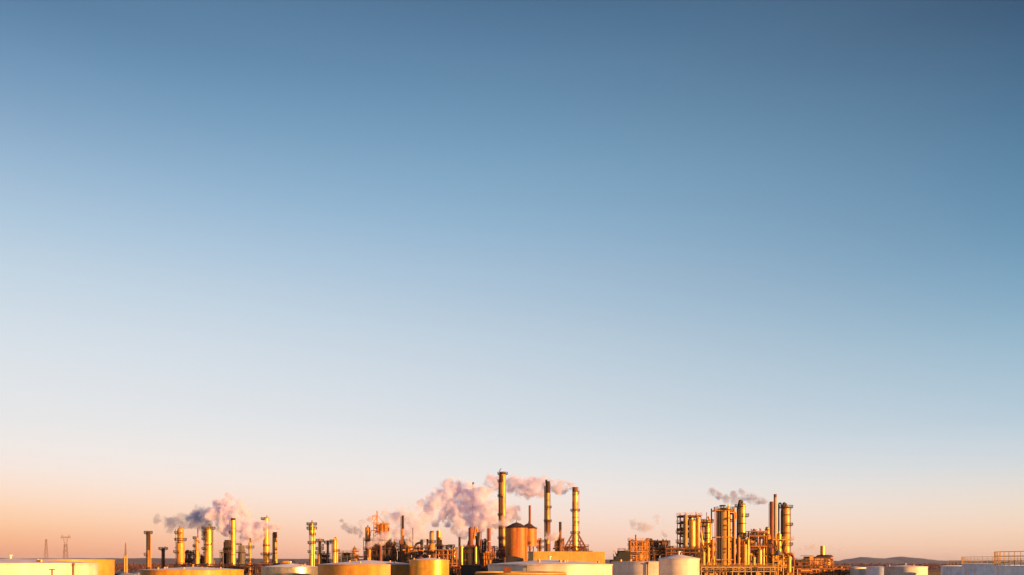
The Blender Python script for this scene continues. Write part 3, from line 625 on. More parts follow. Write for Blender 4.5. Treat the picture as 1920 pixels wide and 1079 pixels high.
# framed tower with three bright vessels
t = structure('framed_tower', 'square framed tower with bright vessel inside, left of the big columns', 'tower', 1273, 1311, 969, 360, (968, 981, 1001, 1019, 1032), m='rust', deckm='rust', depth=7, nx=4, ny=2, clutter=22, seed=84, low=1050, pipem='gold', vessels=((1293.5, 13, 976, 1040, 'gold', -4.6), (1304.5, 7, 972, 1036, 'ochre', -4.4), (1281.5, 8, 966, 1036, 'orange', -4.4)), tall=((1274.5, 2.2, 963, 'rust'), (1304, .9, 960, 'dark')), post=.3)
s_ = 360 / F; b = MB()
for y in (1000, 1018): b.box((1268 - 1292) * s_, -4, wz(y, 360), (1274 - 1292) * s_, 1, wz(y, 360) + .25); b.rail((1268 - 1292) * s_, -4, (1274 - 1292) * s_, 1, wz(y, 360) + .25, 1.1, .09)
b.build('side_platform', 'rust', t)
column('process_column', 1326, 975, 374, [(1022, 10), (1200, 13)], 'bright column with ledges between framed tower and biggest column', m='gold', plats=((979, 'A'), (986, 'L'), (1010, 'L'), (1024, 'A')), vent=(1325, 961, .16), pipe=(1332, .45, 'gold', 984), ladder=200, loop=(1317, 1320.5, 975, .4, 'ochre'), rings=(1000,))
structure('pipe_structure', 'orange pipe frame at the foot of the bright column with ledges', 'frame', 1308, 1338, 1018, 370, (1022, 1034, 1060), m='rust', depth=6, nx=3, ny=2, clutter=40, seed=85, low=1079, pipem='gold', deckm='rust', vessels=((1333, 6, 1012, 1050, 'orange', -3), (1315, 7, 1034, 1062, 'ochre', -4), (1324, 5, 1026, 1056, 'gold', -4)), post=.3)
# biggest column
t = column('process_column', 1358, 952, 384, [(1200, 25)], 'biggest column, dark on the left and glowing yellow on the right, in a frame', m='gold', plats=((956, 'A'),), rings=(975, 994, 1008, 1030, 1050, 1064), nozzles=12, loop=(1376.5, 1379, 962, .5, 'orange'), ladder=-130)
s_ = 384 / F; b = MB()
for x, y in ((-20.5, -3.6), (15, -3.8), (-20.5, 3.6), (20, 3.6)): b.bar((x * s_, y, 0), (x * s_, y, wz(953, 384)), .55)
for yy in (958, 1008, 1050):
    z = wz(yy, 384); b.bar((-20.5 * s_, -3.7, z), (15 * s_, -3.7, z), .35, .45); b.bar((-20.5 * s_, -3.7, z), (-20.5 * s_, 3.7, z), .35, .45); b.bar((-20.5 * s_, 3.7, z), (20 * s_, 3.7, z), .35, .45); b.bar((15 * s_, -3.7, z), (20 * s_, 3.7, z), .35, .45)
b.build('steel_frame', 'orange', t)
for x, r, tp, in ((-17, .32, 960), (-13.5, .5, 957), (13.2, .42, 965)): MB().pipe([(x * s_, -3.2, 0), (x * s_, -3.2, wz(tp, 384)), (x * s_ * .3, -1, wz(tp - 3, 384))], r, 10).build('riser_pipe', 'dark', t)  # risers coloured dark to put shade on the column's left
MB().tube((-9.5 * s_, -2.9, 0), (-9.5 * s_, -2.9, wz(960, 384)), 1.05, n=14).build('shade_tube', 'dark', t)  # dark tubes added as painted shade over the column's left front
MB().tube((-12.8 * s_, -2.2, 0), (-12.8 * s_, -2.2, wz(972, 384)), .8, n=14).build('shade_tube', 'dark', t)  # second dark tube of the painted shade
b = MB().tube((4.5 * s_, -3.35, 0), (4.5 * s_, -3.35, wz(947, 384)), .38, n=12); b.build('standpipe', 'gold', t)
b = MB().box(-8 * s_, -1.6, wz(949.5, 384), 1 * s_, 1.2, wz(947.5, 384)).bar((-6 * s_, 0, wz(953, 384)), (-6 * s_, 0, wz(948, 384)), .3).bar((-1 * s_, 0, wz(953, 384)), (-1 * s_, 0, wz(948, 384)), .3); b.build('roof_unit', 'dark', t)
column('process_column', 1391, 944, 420, [(1016, 14), (1200, 12)], 'tall golden column with side bracket, second of the right group by height', m='gold', plats=((950, 'L'), (968, 'R'), (1015, 'A'), (1042, 'A')), ladder=190, rings=(982, 1000), pipe=(1383.5, .75, 'dark', 955), vent=(1392, 940, .25))  # overhead pipe made wide and dark to stand in for the shaded left side
structure('pipe_structure', 'crowded orange pipe frame between the biggest and tall golden columns', 'frame', 1374, 1404, 1012, 398, (1018, 1044, 1060), m='rust', deckm='rust', depth=6, nx=3, clutter=40, seed=87, low=1079, pipem='gold', vessels=((1391, 10, 1020, 1062, 'ochre', -4.2), (1381, 5, 1008, 1060, 'orange', -4), (1398.5, 4, 1012, 1060, 'gold', -4)), post=.3)
structure('process_structure', 'open orange frame full of pipes right of the tall golden column', 'frame', 1402, 1434, 996, 412, (1005, 1024, 1042, 1060), m='orange', deckm='rust', depth=6, nx=3, ny=2, clutter=40, seed=88, low=1066, pipem='rust', vessels=((1420, 8, 1030, 1060, 'gold', -4), (1409, 6, 1044, 1062, 'ochre', -4)), tall=((1408, 1.6, 992, 'rust'), (1424, 1.4, 991, 'rust'), (1431, 4.2, 996, 'gold'), (1403, 3.0, 998, 'orange')), drums=((1417, 14, 1034, 1.1, 'ochre'),), rail=True, post=.28, brace=False)
column('process_column', 1439, 988, 422, [(1003, 8), (1200, 12)], 'stocky golden column with dark collar left of twin chimneys', m='ochre', plats=((1006, 'L'), (1026, 'A'), (1044, 'A')), rings=(994, 1003), nozzles=5, pm='redst')
stack('chimney', 1443, 1450.2, 941, 440, 'dark red chimney trailing grey smoke, left one of the twin chimneys', m='redst', group=STK, flare=(1018, 1.25), ladder=200)
stack('chimney', 1450.8, 1456.4, 927, 436, 'slim orange chimney, taller right one of the twin chimneys', m='orange', group=STK, cap=6, capm='rust')
column('process_column', 1473, 949, 440, [(1200, 15)], 'thick golden column with dark pipe loop, last on the right', m='ochre', plats=((952, 'A'), (985, 'R'), (1022, 'R')), loop=(1459.5, 1464.2, 944, .42, 'black'), vent=(1471, 942, .3), ladder=-10, rings=(966, 1000, 1040), pipe=(1466, .8, 'dark', 960))  # overhead pipe thickened and darkened as painted shade on the left
t = structure('boxed_plant', 'golden boxed plant at the foot of the thick column with pipe loop', 'plant', 1446, 1484, 1040, 420, (1012, 1040, 1052, 1064), m='gold', deckm='ochre', depth=6, nx=5, clutter=44, seed=89, low=1079, pipem='gold', vessels=((1453, 7, 1010, 1048, 'ochre', -1), (1462, 8, 1000, 1060, 'gold', 1), (1476, 9, 1042, 1075, 'ochre', -2.5)), post=.5)
s_ = 420 / F; b = MB()
b.pipe([((1466 - 1465) * s_, -3.4, wz(1034, 420)), ((1470 - 1465) * s_, -3.4, wz(1039, 420)), ((1480 - 1465) * s_, -3.4, wz(1039, 420)), ((1483 - 1465) * s_, -3.4, wz(1044, 420)), ((1484.5 - 1465) * s_, -3.4, wz(1062, 420))], .6, 12); b.build('transfer_pipe', 'redst', t)
b = MB().lathe([(2.2, wz(1041, 420)), (.3, wz(1030, 420))], (1456 - 1465) * s_, -3.2, 24).tube(((1457 - 1465) * s_, -3.2, wz(1033, 420)), ((1461 - 1465) * s_, -3.2, wz(1040, 420)), .35, n=10); b.build('hopper', 'grey', t)
# front gantry along the bottom of the right group
structure('pipe_rack', 'low pale gantry in front of the biggest column and its neighbours', 'pipe rack', 1312, 1452, 1062, 330, (1063.5, 1071), m='galv', deckm='dark', depth=5, nx=13, clutter=70, seed=90, low=1082, pipem='galv', post=.3, rail=True)
structure('pipe_rack', 'dark low plant room behind the low pale gantry', 'plant', 1310, 1372, 1066, 350, (1066,), m='black', deckm='black', depth=6, nx=5, clutter=30, seed=91, low=1085, pipem='dark', vessels=())
b = MB().box(-13, 0, 0, 13, 5, wz(1067.5, 348)); tag(b.build('low_building', 'black', None, (wx(1385, 352), 352, 0)), 'long black low building behind the low pale gantry', 'building')
structure('pipe_rack', 'rusty horizontal pipe rack right of the thick golden column', 'pipe rack', 1484, 1588, 1065, 420, (1061, 1067, 1073), m='rust', deckm='rust', depth=6, nx=11, clutter=120, seed=92, low=1082, pipem='orange', rail=False, post=.32)
# furnace house with stack
t = structure('furnace_house', 'furnace house with wide dark canopy roof and short yellow stack', 'building', 1512, 1556, 1046, 450, (1052, 1060), m='orange', deckm='rust', depth=8, nx=5, clutter=46, seed=93, low=1066, pipem='orange', vessels=((1549, 6, 1048, 1062, 'gold', -3), (1527, 8, 1052, 1062, 'orange', -3)))
s_ = 450 / F; b = MB()
b.box((1506 - 1534) * s_, -4.6, wz(1043, 450), (1520 - 1534) * s_, 4, wz(1042.2, 450)); b.box((1512 - 1534) * s_, -4.4, wz(1048, 450), (1552 - 1534) * s_, 4.4, wz(1041.5, 450) - .8)
b.lathe([(4.6, wz(1044.5, 450)), (4.7, wz(1043.6, 450)), (3.6, wz(1041, 450)), (.2, wz(1040.6, 450))], (1546 - 1534) * s_, 0, 32); b.build('canopy', 'siloroof', t)
MB().box((1512 - 1534) * s_, -4.7, wz(1051, 450), (1519 - 1534) * s_, -4.45, wz(1043, 450)).build('panel', 'orange', t)
MB().lathe([(4.1 * s_, wz(1044, 450)), (4.0 * s_, wz(1024, 450)), (3.2 * s_, wz(1024, 450))], (1542.3 - 1534) * s_, 0, 24).build('stack', 'gold', t)
structure('pipe_rack', 'dark conveyor gantry left of the furnace house', 'gantry', 1484, 1514, 1050, 430, (1052, 1057), m='dark', deckm='dark', depth=5, nx=4, clutter=24, seed=94, low=1062, pipem='rust', rail=True)

# ================================================================== FAR THINGS
def pylon(px, top, Y, label, cathead):
    s = Y / F; zt = wz(top, Y); t = thing('power_pylon', label, 'pylon', (wx(px, Y), Y, 0), .25, 'power pylons beyond the plant'); q = MB(); w = .5
    if cathead:
        zw = zt - 17 * s; bw, ww = 5.2 * s, 2.0 * s
        lv = [(zw * k / 6, bw + (ww - bw) * k / 6) for k in range(7)]
        for (z0, a), (z1, b) in zip(lv, lv[1:]):
            for sx in (-1, 1):
                for sy in (-1, 1): q.bar((sx * a, sy * a, z0), (sx * b, sy * b, z1), w)
            for sy in (-1, 1): q.bar((-a, sy * a, z0), (b, sy * b, z1), w * .7); q.bar((a, sy * a, z0), (-b, sy * b, z1), w * .7)
            for sx in (-1, 1): q.bar((sx * a, -a, z0), (sx * b, b, z1), w * .7)
        for sx in (-1, 1):
            q.bar((sx * ww, 0, zw), (sx * 4.5 * s, 0, zt - 5 * s), w); q.bar((sx * .4 * s, 0, zw + 1), (sx * 3 * s, 0, zt - 5 * s), w * .7)
            q.bar((sx * 4.5 * s, 0, zt - 5 * s), (sx * 5.5 * s, 0, zt), w); q.bar((sx * 5.5 * s, 0, zt), (sx * 8 * s, 0, zt - 4 * s), w * .7)
        q.bar((-8 * s, 0, zt - 4.5 * s), (8 * s, 0, zt - 4.5 * s), w, 1.4)
    else:
        bw, ww = 4.2 * s, .9 * s; lv = [(zt * k / 8, bw + (ww - bw) * k / 8) for k in range(9)]
        for (z0, a), (z1, b) in zip(lv, lv[1:]):
            for sx in (-1, 1):
                for sy in (-1, 1): q.bar((sx * a, sy * a, z0), (sx * b, sy * b, z1), w)
            for sy in (-1, 1): q.bar((-a, sy * a, z0), (b, sy * b, z1), w * .7); q.bar((a, sy * a, z0), (-b, sy * b, z1), w * .7)
    q.build('lattice', 'pylon', t)
    if cathead:
        for x in (-7.5, 0, 7.5): MB().tube((x * s, 0, zt - 5.2 * s), (x * s, 0, zt - 8 * s), .35, n=6).build('insulator', 'pylon', t)
pylon(123, 1003, 1500, 'power pylon with forked head, right one of the pair far left', True)
pylon(86.5, 1011.5, 1900, 'slender fainter power pylon, left one of the pair far left', False)
t = thing('radio_mast', 'thin mast on a pale yellow footing beyond the left tanks', 'mast', (wx(235.5, 900), 900, 0)); s = 900 / F
MB().tube((0, 0, wz(1042, 900)), (0, 0, wz(1018, 900)), 1.1, .45, n=10).build('pole', 'pylon', t)
MB().tube((-1.8 * s, 0, 0), (-1.8 * s, 0, wz(1041, 900)), .8, n=10).tube((2.2 * s, 0, 0), (2.2 * s, 0, wz(1041, 900)), .9, n=10).tube((-1.8 * s, 0, wz(1042, 900)), (2.2 * s, 0, wz(1042, 900)), .5, n=8).build('support', 'shed', t)
# low sheds far behind between left tanks
def shed_far(x0, x1, top, Y, wm, rm, label):
    s = Y / F; W = (x1 - x0) * s; z = wz(top, Y); t = thing('low_shed', label, 'shed', (wx((x0 + x1) / 2, Y), Y, 0), .15, 'low sheds far behind')
    MB().box(-W / 2, 0, 0, W / 2, 25, z - 1).build('wall', wm, t)
    q = MB(); q.add([(-W / 2 - .5, -.6, z - 1), (W / 2 + .5, -.6, z - 1), (W / 2 + .5, 12.5, z), (-W / 2 - .5, 12.5, z), (-W / 2 - .5, 25.6, z - 1), (W / 2 + .5, 25.6, z - 1)], [(0, 1, 2, 3), (3, 2, 5, 4), (0, 3, 4), (1, 5, 2)]); q.build('roof', rm, t)
    for i in range(4): MB().box(-W / 2 + W * (i + .3) / 4, -.08, z - 4.5, -W / 2 + W * (i + .7) / 4, 0, z - 2.5).build('window', 'black', t)
shed_far(206, 226, 1074, 720, 'black', 'grey', 'dark low shed right of the left edge tanks')
shed_far(222, 250, 1076, 660, 'black', 'white', 'low shed with pale roof below the thin mast')
shed_far(252, 276, 1073, 700, 'black', 'roofw', 'low shed with pink roof left of the slim dark chimney')
shed_far(1735, 1776, 1070, 700, 'black', 'redst', 'low dark shed between low white and blue shaded tanks')
# lamp posts by the right tanks etc. (thin poles)
for px, top, Y, lab in ((402, 1052, 560, 'thin pale lighting pole right of the thick bright yellow column'), (745, 1034, 480, 'thin pale lighting pole right of a close pair of rusty columns'), (1557, 1052, 420, 'thin lighting pole right of the furnace house')):
    t = thing('lighting_pole', lab, 'pole', (wx(px, Y), Y, 0), 0, 'thin lighting poles'); z = wz(top, Y)
    MB().tube((0, 0, 0), (0, 0, z), .2, .14, n=8).build('pole', 'galv', t); MB().bar((-.5, 0, z), (.5, 0, z), .3).build('lamp_head', 'galv', t)

# ================================================================== LAND
def sheet():
    n = 40; R = 14000; q = MB(); vs = []; fs = []
    for j in range(n + 1):
        for i in range(n + 1): vs.append((-R + 2 * R * i / n, -3000 + 17000 * j / n, 0))
    for j in range(n):
        for i in range(n): fs.append((j * (n + 1) + i, j * (n + 1) + i + 1, (j + 1) * (n + 1) + i + 1, (j + 1) * (n + 1) + i))
    q.add(vs, fs); return q
tag(sheet().build('ground', 'soil'), kind='structure')


def ridge(name, prof, Y, depth, m, seed, amp):
    """prof: skyline as (column, row) in the photo, built as a real hill of the given depth."""
    q = MB(); N, D = 220, 14; x0, x1 = prof[0][0], prof[-1][0]; vs = []; fs = []
    def top(px):
        for (a, ya), (b, yb) in zip(prof, prof[1:]):
            if a <= px <= b:
                t = (px - a) / (b - a); t = t * t * (3 - 2 * t); return ya + (yb - ya) * t
        return prof[-1][1]
    for i in range(N + 1):
        px = x0 + (x1 - x0) * i / N; X = wx(px, Y); z = max(1., wz(top(px), Y))
        for j in range(D + 1):
            v = -1 + 2 * j / D; k = math.cos(v * PI / 2) ** 1.3 if abs(v) < 1 else 0
            nz = mnoise.noise(Vector((X / 190, v * 4, seed))) * amp * k + mnoise.noise(Vector((X / 45, v * 12, seed + 9))) * amp * .35 * k
            vs.append((X * (1 + v * depth / Y * .6), Y + v * depth, max(-2, z * k - .5 + nz) if abs(v) < 1 else -2))
    for i in range(N):
        for j in range(D): fs.append((i * (D + 1) + j, (i + 1) * (D + 1) + j, (i + 1) * (D + 1) + j + 1, i * (D + 1) + j + 1))
    q.add(vs, fs, True); return tag(q.build(name, m), kind='structure')
ridge('hills', [(-300, 1049), (0, 1047.5), (200, 1047), (400, 1047), (560, 1048), (900, 1049), (1300, 1050), (1480, 1050), (1560, 1052), (1700, 1056)], 5200, 700, 'hillr', 3, 4)
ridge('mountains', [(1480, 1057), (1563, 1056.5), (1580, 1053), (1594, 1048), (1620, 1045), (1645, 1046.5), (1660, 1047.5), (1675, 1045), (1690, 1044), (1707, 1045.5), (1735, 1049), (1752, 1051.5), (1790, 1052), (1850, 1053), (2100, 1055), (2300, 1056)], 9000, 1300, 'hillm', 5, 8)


def woods(name, label, n, x0, x1, Y0, Y1, h0, h1, seed, m):
    """far bare woods that read as one mass: small ragged twiggy crowns on trunks, in one mesh"""
    rnd = random.Random(seed); q = MB()
    for i in range(n):
        Y = rnd.uniform(Y0, Y1); X = wx(rnd.uniform(x0, x1), Y); h = rnd.uniform(h0, h1); r = h * rnd.uniform(.28, .42)
        q.tube((X, Y, 0), (X, Y, h * .5), .3, .15, 5, False)
        for k in range(9):
            a = rnd.uniform(0, 2 * PI); d = r * rnd.uniform(.1, .8); zz = h * rnd.uniform(.35, .95); w = r * rnd.uniform(.35, .6)
            c = Vector((X + d * math.cos(a), Y + d * math.sin(a), zz))
            vs = [c + Vector((rnd.uniform(-w, w), rnd.uniform(-w, w), rnd.uniform(-w, w * 1.2))) for _ in range(4)]
            q.add(vs, [(0, 1, 2), (0, 2, 3), (0, 3, 1), (1, 3, 2)])
    return tag(q.build(name, m), label, 'woodland', kind='stuff')
woods('woodland', 'far mass of bare red brown trees below the hills', 2600, -60, 1000, 1300, 3200, 9, 17, 3, 'woods')
woods('woodland', 'far mass of bare trees below the dark mountains', 1500, 1380, 2050, 1500, 3800, 8, 15, 4, 'woods')


# ================================================================== STEAM AND SMOKE
def plume(name, label, blobs, Y, dens=.12, nscale=.10, namp=.95, warp=4.5, edge=.45, aniso=.1, step=.35, color=(.88, .86, .985), seed=0., billow=.34, k=5.5, grow=1.62):
    """blobs: (column, row, radius in photo pixels, depth offset in metres): a billowing cloud of real vapour"""
    s = Y / F; P = [(wx(x, Y + d), d, wz(y, Y + d), r * s * grow) for x, y, r, d in blobs]
    ox = sum(p[0] for p in P) / len(P); oz = sum(p[2] for p in P) / len(P)
    q = MB()
    for x, d, z, r in P: q.ball((x - ox, d, z - oz), r * 1.08 + warp * .2, 16)
    m = bpy.data.materials.new(name + '_vapour'); m.use_nodes = True; nt = m.node_tree; L = nt.links.new
    nt.nodes.clear(); out = nd(nt, 'ShaderNodeOutputMaterial'); pv = nd(nt, 'ShaderNodeVolumePrincipled')
    pv.inputs['Color'].default_value = (*color, 1); pv.inputs['Anisotropy'].default_value = aniso; pv.inputs['Density Attribute'].default_value = ''
    L(pv.outputs[0], out.inputs['Volume'])
    tc = nd(nt, 'ShaderNodeTexCoord'); src = tc.outputs['Object']
    off = nd(nt, 'ShaderNodeVectorMath', operation='ADD'); L(src, off.inputs[0]); off.inputs[1].default_value = (seed * 17.3, seed * 5.1, seed * 9.7)
    wn = nd(nt, 'ShaderNodeTexNoise'); wn.inputs['Scale'].default_value = nscale * .8; wn.inputs['Detail'].default_value = 3; L(off.outputs[0], wn.inputs['Vector'])
    sb = nd(nt, 'ShaderNodeVectorMath', operation='SUBTRACT'); L(wn.outputs['Color'], sb.inputs[0]); sb.inputs[1].default_value = (.5, .5, .5)
    ws = nd(nt, 'ShaderNodeVectorMath', operation='SCALE'); L(sb.outputs[0], ws.inputs[0]); ws.inputs['Scale'].default_value = warp * 2
    pp = nd(nt, 'ShaderNodeVectorMath', operation='ADD'); L(src, pp.inputs[0]); L(ws.outputs[0], pp.inputs[1])
    acc = None
    for x, d, z, r in P:
        ds = nd(nt, 'ShaderNodeVectorMath', operation='DISTANCE'); L(pp.outputs[0], ds.inputs[0]); ds.inputs[1].default_value = (x - ox, d, z - oz)
        mr = nd(nt, 'ShaderNodeMapRange', clamp=False); mr.inputs[1].default_value = 0; mr.inputs[2].default_value = r; mr.inputs[3].default_value = 1; mr.inputs[4].default_value = 0
        L(ds.outputs['Value'], mr.inputs[0])
        if acc is None: acc = mr.outputs[0]
        else:
            mxn = nd(nt, 'ShaderNodeMath', operation='SMOOTH_MAX'); L(acc, mxn.inputs[0]); L(mr.outputs[0], mxn.inputs[1]); mxn.inputs[2].default_value = .35; acc = mxn.outputs[0]
    cl = nd(nt, 'ShaderNodeMath', operation='MINIMUM'); L(acc, cl.inputs[0]); cl.inputs[1].default_value = .5
    fn = nd(nt, 'ShaderNodeTexNoise'); fn.inputs['Scale'].default_value = nscale * 1.5; fn.inputs['Detail'].default_value = 6; fn.inputs['Roughness'].default_value = .67; L(off.outputs[0], fn.inputs['Vector'])
    vo = nd(nt, 'ShaderNodeTexVoronoi', feature='SMOOTH_F1'); vo.inputs['Scale'].default_value = nscale * 1.8; vo.inputs['Detail'].default_value = 2; vo.inputs['Smoothness'].default_value = .3; L(pp.outputs[0], vo.inputs['Vector'])
    f1 = nd(nt, 'ShaderNodeMath', operation='SUBTRACT'); L(fn.outputs['Fac'], f1.inputs[0]); f1.inputs[1].default_value = .52
    f0 = nd(nt, 'ShaderNodeMath', operation='MULTIPLY_ADD'); L(f1.outputs[0], f0.inputs[0]); f0.inputs[1].default_value = namp * 1.5; L(cl.outputs[0], f0.inputs[2])
    v1 = nd(nt, 'ShaderNodeMath', operation='SUBTRACT'); v1.inputs[0].default_value = .45; L(vo.outputs['Distance'], v1.inputs[1])
    f2 = nd(nt, 'ShaderNodeMath', operation='MULTIPLY_ADD'); L(v1.outputs[0], f2.inputs[0]); f2.inputs[1].default_value = billow; L(f0.outputs[0], f2.inputs[2])
    sm = nd(nt, 'ShaderNodeMapRange', interpolation_type='SMOOTHERSTEP'); L(f2.outputs[0], sm.inputs[0]); sm.inputs[1].default_value = .12; sm.inputs[2].default_value = .12 + edge; sm.inputs[3].default_value = 0; sm.inputs[4].default_value = dens * k
    L(sm.outputs[0], pv.inputs['Density'])
    try: m.cycles.volume_step_rate = step
    except Exception: pass
    o = q.build(name, m, None, (ox, Y, oz))
    md = o.modifiers.new('union', 'REMESH'); md.mode = 'VOXEL'; md.voxel_size = max(.6, 2.2 * s); md.use_smooth_shade = True
    return tag(o, label, 'smoke' if 'smoke' in name else 'steam', 'drifting steam and smoke', 'stuff')

plume('steam_cloud', 'peach topped steam cloud behind the lone tall yellow chimney',
      [(425, 945, 17, 0), (412, 958, 18, 3), (440, 958, 18, 0), (395, 965, 15, -2), (455, 965, 15, 3), (425, 972, 20, 2), (455, 985, 17, 0), (430, 992, 16, 2), (472, 996, 16, -2), (460, 1010, 13, 0), (486, 1003, 14, 0), (497, 991, 13, -4), (513, 992, 12, -4), (480, 985, 13, 0), (428, 928, 8, 0), (525, 990, 8, -3)], 528, dens=.15, seed=1)
plume('smoke_trail', 'blue grey smoke trail drifting left from the left steam cloud',
      [(385, 972, 13, 0), (368, 968, 12, 2), (352, 974, 11, 0), (338, 978, 10, 0), (322, 983, 8, 0), (310, 981, 7, 2), (297, 974, 6, 0), (376, 982, 11, 0), (312, 992, 6, 0)], 535, dens=.075, seed=2, color=(.58, .64, .84), namp=.7, grow=2.2, nscale=.13)
plume('smoke_trail', 'small blue grey puff left of the cracking unit',
      [(648, 988, 8, 0), (658, 993, 6, 0), (640, 976, 5, 0), (668, 1000, 5, 0), (676, 1004, 6, 0), (572, 1024, 4, 0)][:5], 530, dens=.10, seed=3, color=(.56, .63, .82), grow=1.6, nscale=.14)
plume('steam_cloud', 'pale lilac steam between cracking unit and thin soot topped chimney',
      [(700, 972, 10, 8), (720, 966, 12, 8), (738, 974, 13, 8), (752, 962, 13, 6), (768, 975, 16, 8), (785, 982, 14, 8), (760, 992, 15, 8), (784, 1000, 13, 6), (740, 994, 12, 8), (772, 1010, 11, 2), (788, 948, 8, 8), (778, 958, 10, 8), (722, 985, 10, 8), (682, 984, 8, 8), (672, 996, 8, 8), (690, 1000, 9, 8), (800, 978, 11, 8), (796, 1012, 9, 6), (752, 1014, 10, 6)], 525, dens=.12, seed=4, edge=.65, grow=1.75)
plume('steam_cloud', 'low steam drifting across the front of the cracking unit',
      [(697, 1020, 8, 0), (708, 1010, 10, 0), (720, 1006, 10, 0), (732, 1002, 8, 0), (690, 1028, 6, 0), (714, 1018, 8, 0)], 488, dens=.10, seed=5)
plume('steam_cloud', 'wisp of steam over the rusty process plant',
      [(764, 1012, 6, 0), (772, 1006, 7, 0), (780, 1010, 7, 0), (790, 1004, 7, 0), (768, 1020, 5, 0)], 487, dens=.07, seed=6)
plume('steam_cloud', 'biggest billowing steam cloud left of the tallest chimney',
      [(850, 912, 17, 0), (832, 925, 17, 0), (868, 922, 20, 3), (815, 942, 17, 0), (800, 958, 12, 0), (845, 945, 22, 3), (880, 940, 22, 0), (905, 935, 20, 2), (860, 965, 20, 0), (890, 962, 22, 3), (915, 958, 20, 0), (932, 948, 18, 0), (828, 965, 13, 2), (905, 980, 17, 0), (930, 976, 18, 0), (875, 985, 15, -3), (862, 996, 13, -4), (950, 968, 18, 2), (968, 965, 14, 3), (893, 994, 12, 0), (922, 992, 10, 0), (849, 1000, 7, -4), (806, 972, 10, 0), (818, 978, 9, 2), (838, 982, 9, 0), (792, 946, 8, 0)], 565, dens=.10, seed=7, warp=5.5, nscale=.09)
plume('steam_cloud', 'small steam puff crossing in front of the tallest chimney',
      [(938, 978, 8, 0), (947, 980, 9, 0), (930, 984, 7, 0), (955, 976, 7, 0)], 528, dens=.12, seed=8)
plume('smoke_trail', 'mauve smoke streaming left from the braced golden chimney',
      [(1073, 911, 6, 0), (1062, 913, 10, 0), (1048, 914, 13, 0), (1033, 912, 15, 0), (1018, 912, 17, 0), (1002, 913, 18, 0), (985, 915, 19, 0), (988, 930, 10, 0), (968, 910, 17, 0), (950, 908, 16, 0), (932, 907, 15, 0), (918, 905, 11, 0), (1022, 925, 10, 0), (905, 922, 10, 0)], 575, dens=.09, seed=9, color=(.80, .79, .95), warp=3.5, nscale=.10)
plume('steam_cloud', 'little lilac steam puff beside the two tone chimney',
      [(1030, 1004, 7, 0), (1038, 1011, 8, 0), (1040, 1002, 5, 0), (1024, 998, 5, 0), (1012, 993, 5, 0)], 548, dens=.11, seed=10)
plume('smoke_trail', 'faint mauve smoke wisp left of the framed tower',
      [(1192, 984, 9, 0), (1206, 988, 10, 0), (1220, 990, 9, 0), (1232, 986, 7, 0), (1232, 972, 5, 0), (1246, 1000, 5, 0)], 470, dens=.05, seed=11, color=(.70, .72, .86), edge=.5, grow=1.8, nscale=.13)
plume('smoke_trail', 'grey smoke streaming left from the twin chimneys',
      [(1441, 940, 4, 0), (1430, 938, 8, 0), (1418, 937, 10, 0), (1405, 934, 10, 0), (1392, 934, 8, 0), (1378, 937, 10, 0), (1362, 936, 9, 0), (1374, 926, 7, 0), (1348, 930, 8, 0), (1336, 924, 9, 0), (1388, 924, 7, 0)], 446, dens=.09, seed=12, color=(.50, .53, .74), warp=2.2, nscale=.18, grow=1.6, namp=.6)
plume('smoke_trail', 'faint flat distant cloud streak above the furnace house',
      [(1500, 1029, 5, 0), (1515, 1028, 6, 0), (1527, 1023, 8, 0), (1530, 1031, 7, 0), (1552, 1028, 5, 0), (1568, 1028, 5, 0), (1582, 1029, 4, 0)], 900, dens=.02, seed=13, color=(.7, .66, .74), edge=.5, nscale=.05)  # distant sky cloud, built as a vapour volume like the plumes

stack('chimney', 885.5, 889, 905, 600, 'chimney tip just poking out of the top of the biggest steam cloud', m='ochre', group=STK, cap=3)
# ================================================================== AIR
hz = bpy.data.materials.new('pale_air'); hz.use_nodes = True; nt = hz.node_tree; nt.nodes.clear()
pv = nd(nt, 'ShaderNodeVolumePrincipled'); pv.inputs['Color'].default_value = (.50, .58, .98, 1); pv.inputs['Density'].default_value = HAZE; pv.inputs['Anisotropy'].default_value = 0.; pv.inputs['Density Attribute'].default_value = ''
nt.links.new(pv.outputs[0], nd(nt, 'ShaderNodeOutputMaterial').inputs['Volume'])
tag(MB().box(-14200, -3200, -3, 14200, 14300, 118).build('haze', hz), kind='stuff')

# ================================================================== LIGHT, SKY, CAMERA
SUN_AZ, SUN_EL = 57., 6.                              # degrees to the right of straight behind the camera, and above the horizon
EXPO = 1.65; EX = 2 ** EXPO
az, el = math.radians(SUN_AZ), math.radians(SUN_EL)
to_sun = Vector((math.sin(az) * math.cos(el), -math.cos(az) * math.cos(el), math.sin(el)))
sl = bpy.data.lights.new('sun', 'SUN'); sl.energy = 5.0; sl.angle = math.radians(.55); sl.color = (1., .475, .14)
so = bpy.data.objects.new('sun', sl); COL.objects.link(so); so.rotation_euler = to_sun.to_track_quat('Z', 'Y').to_euler()

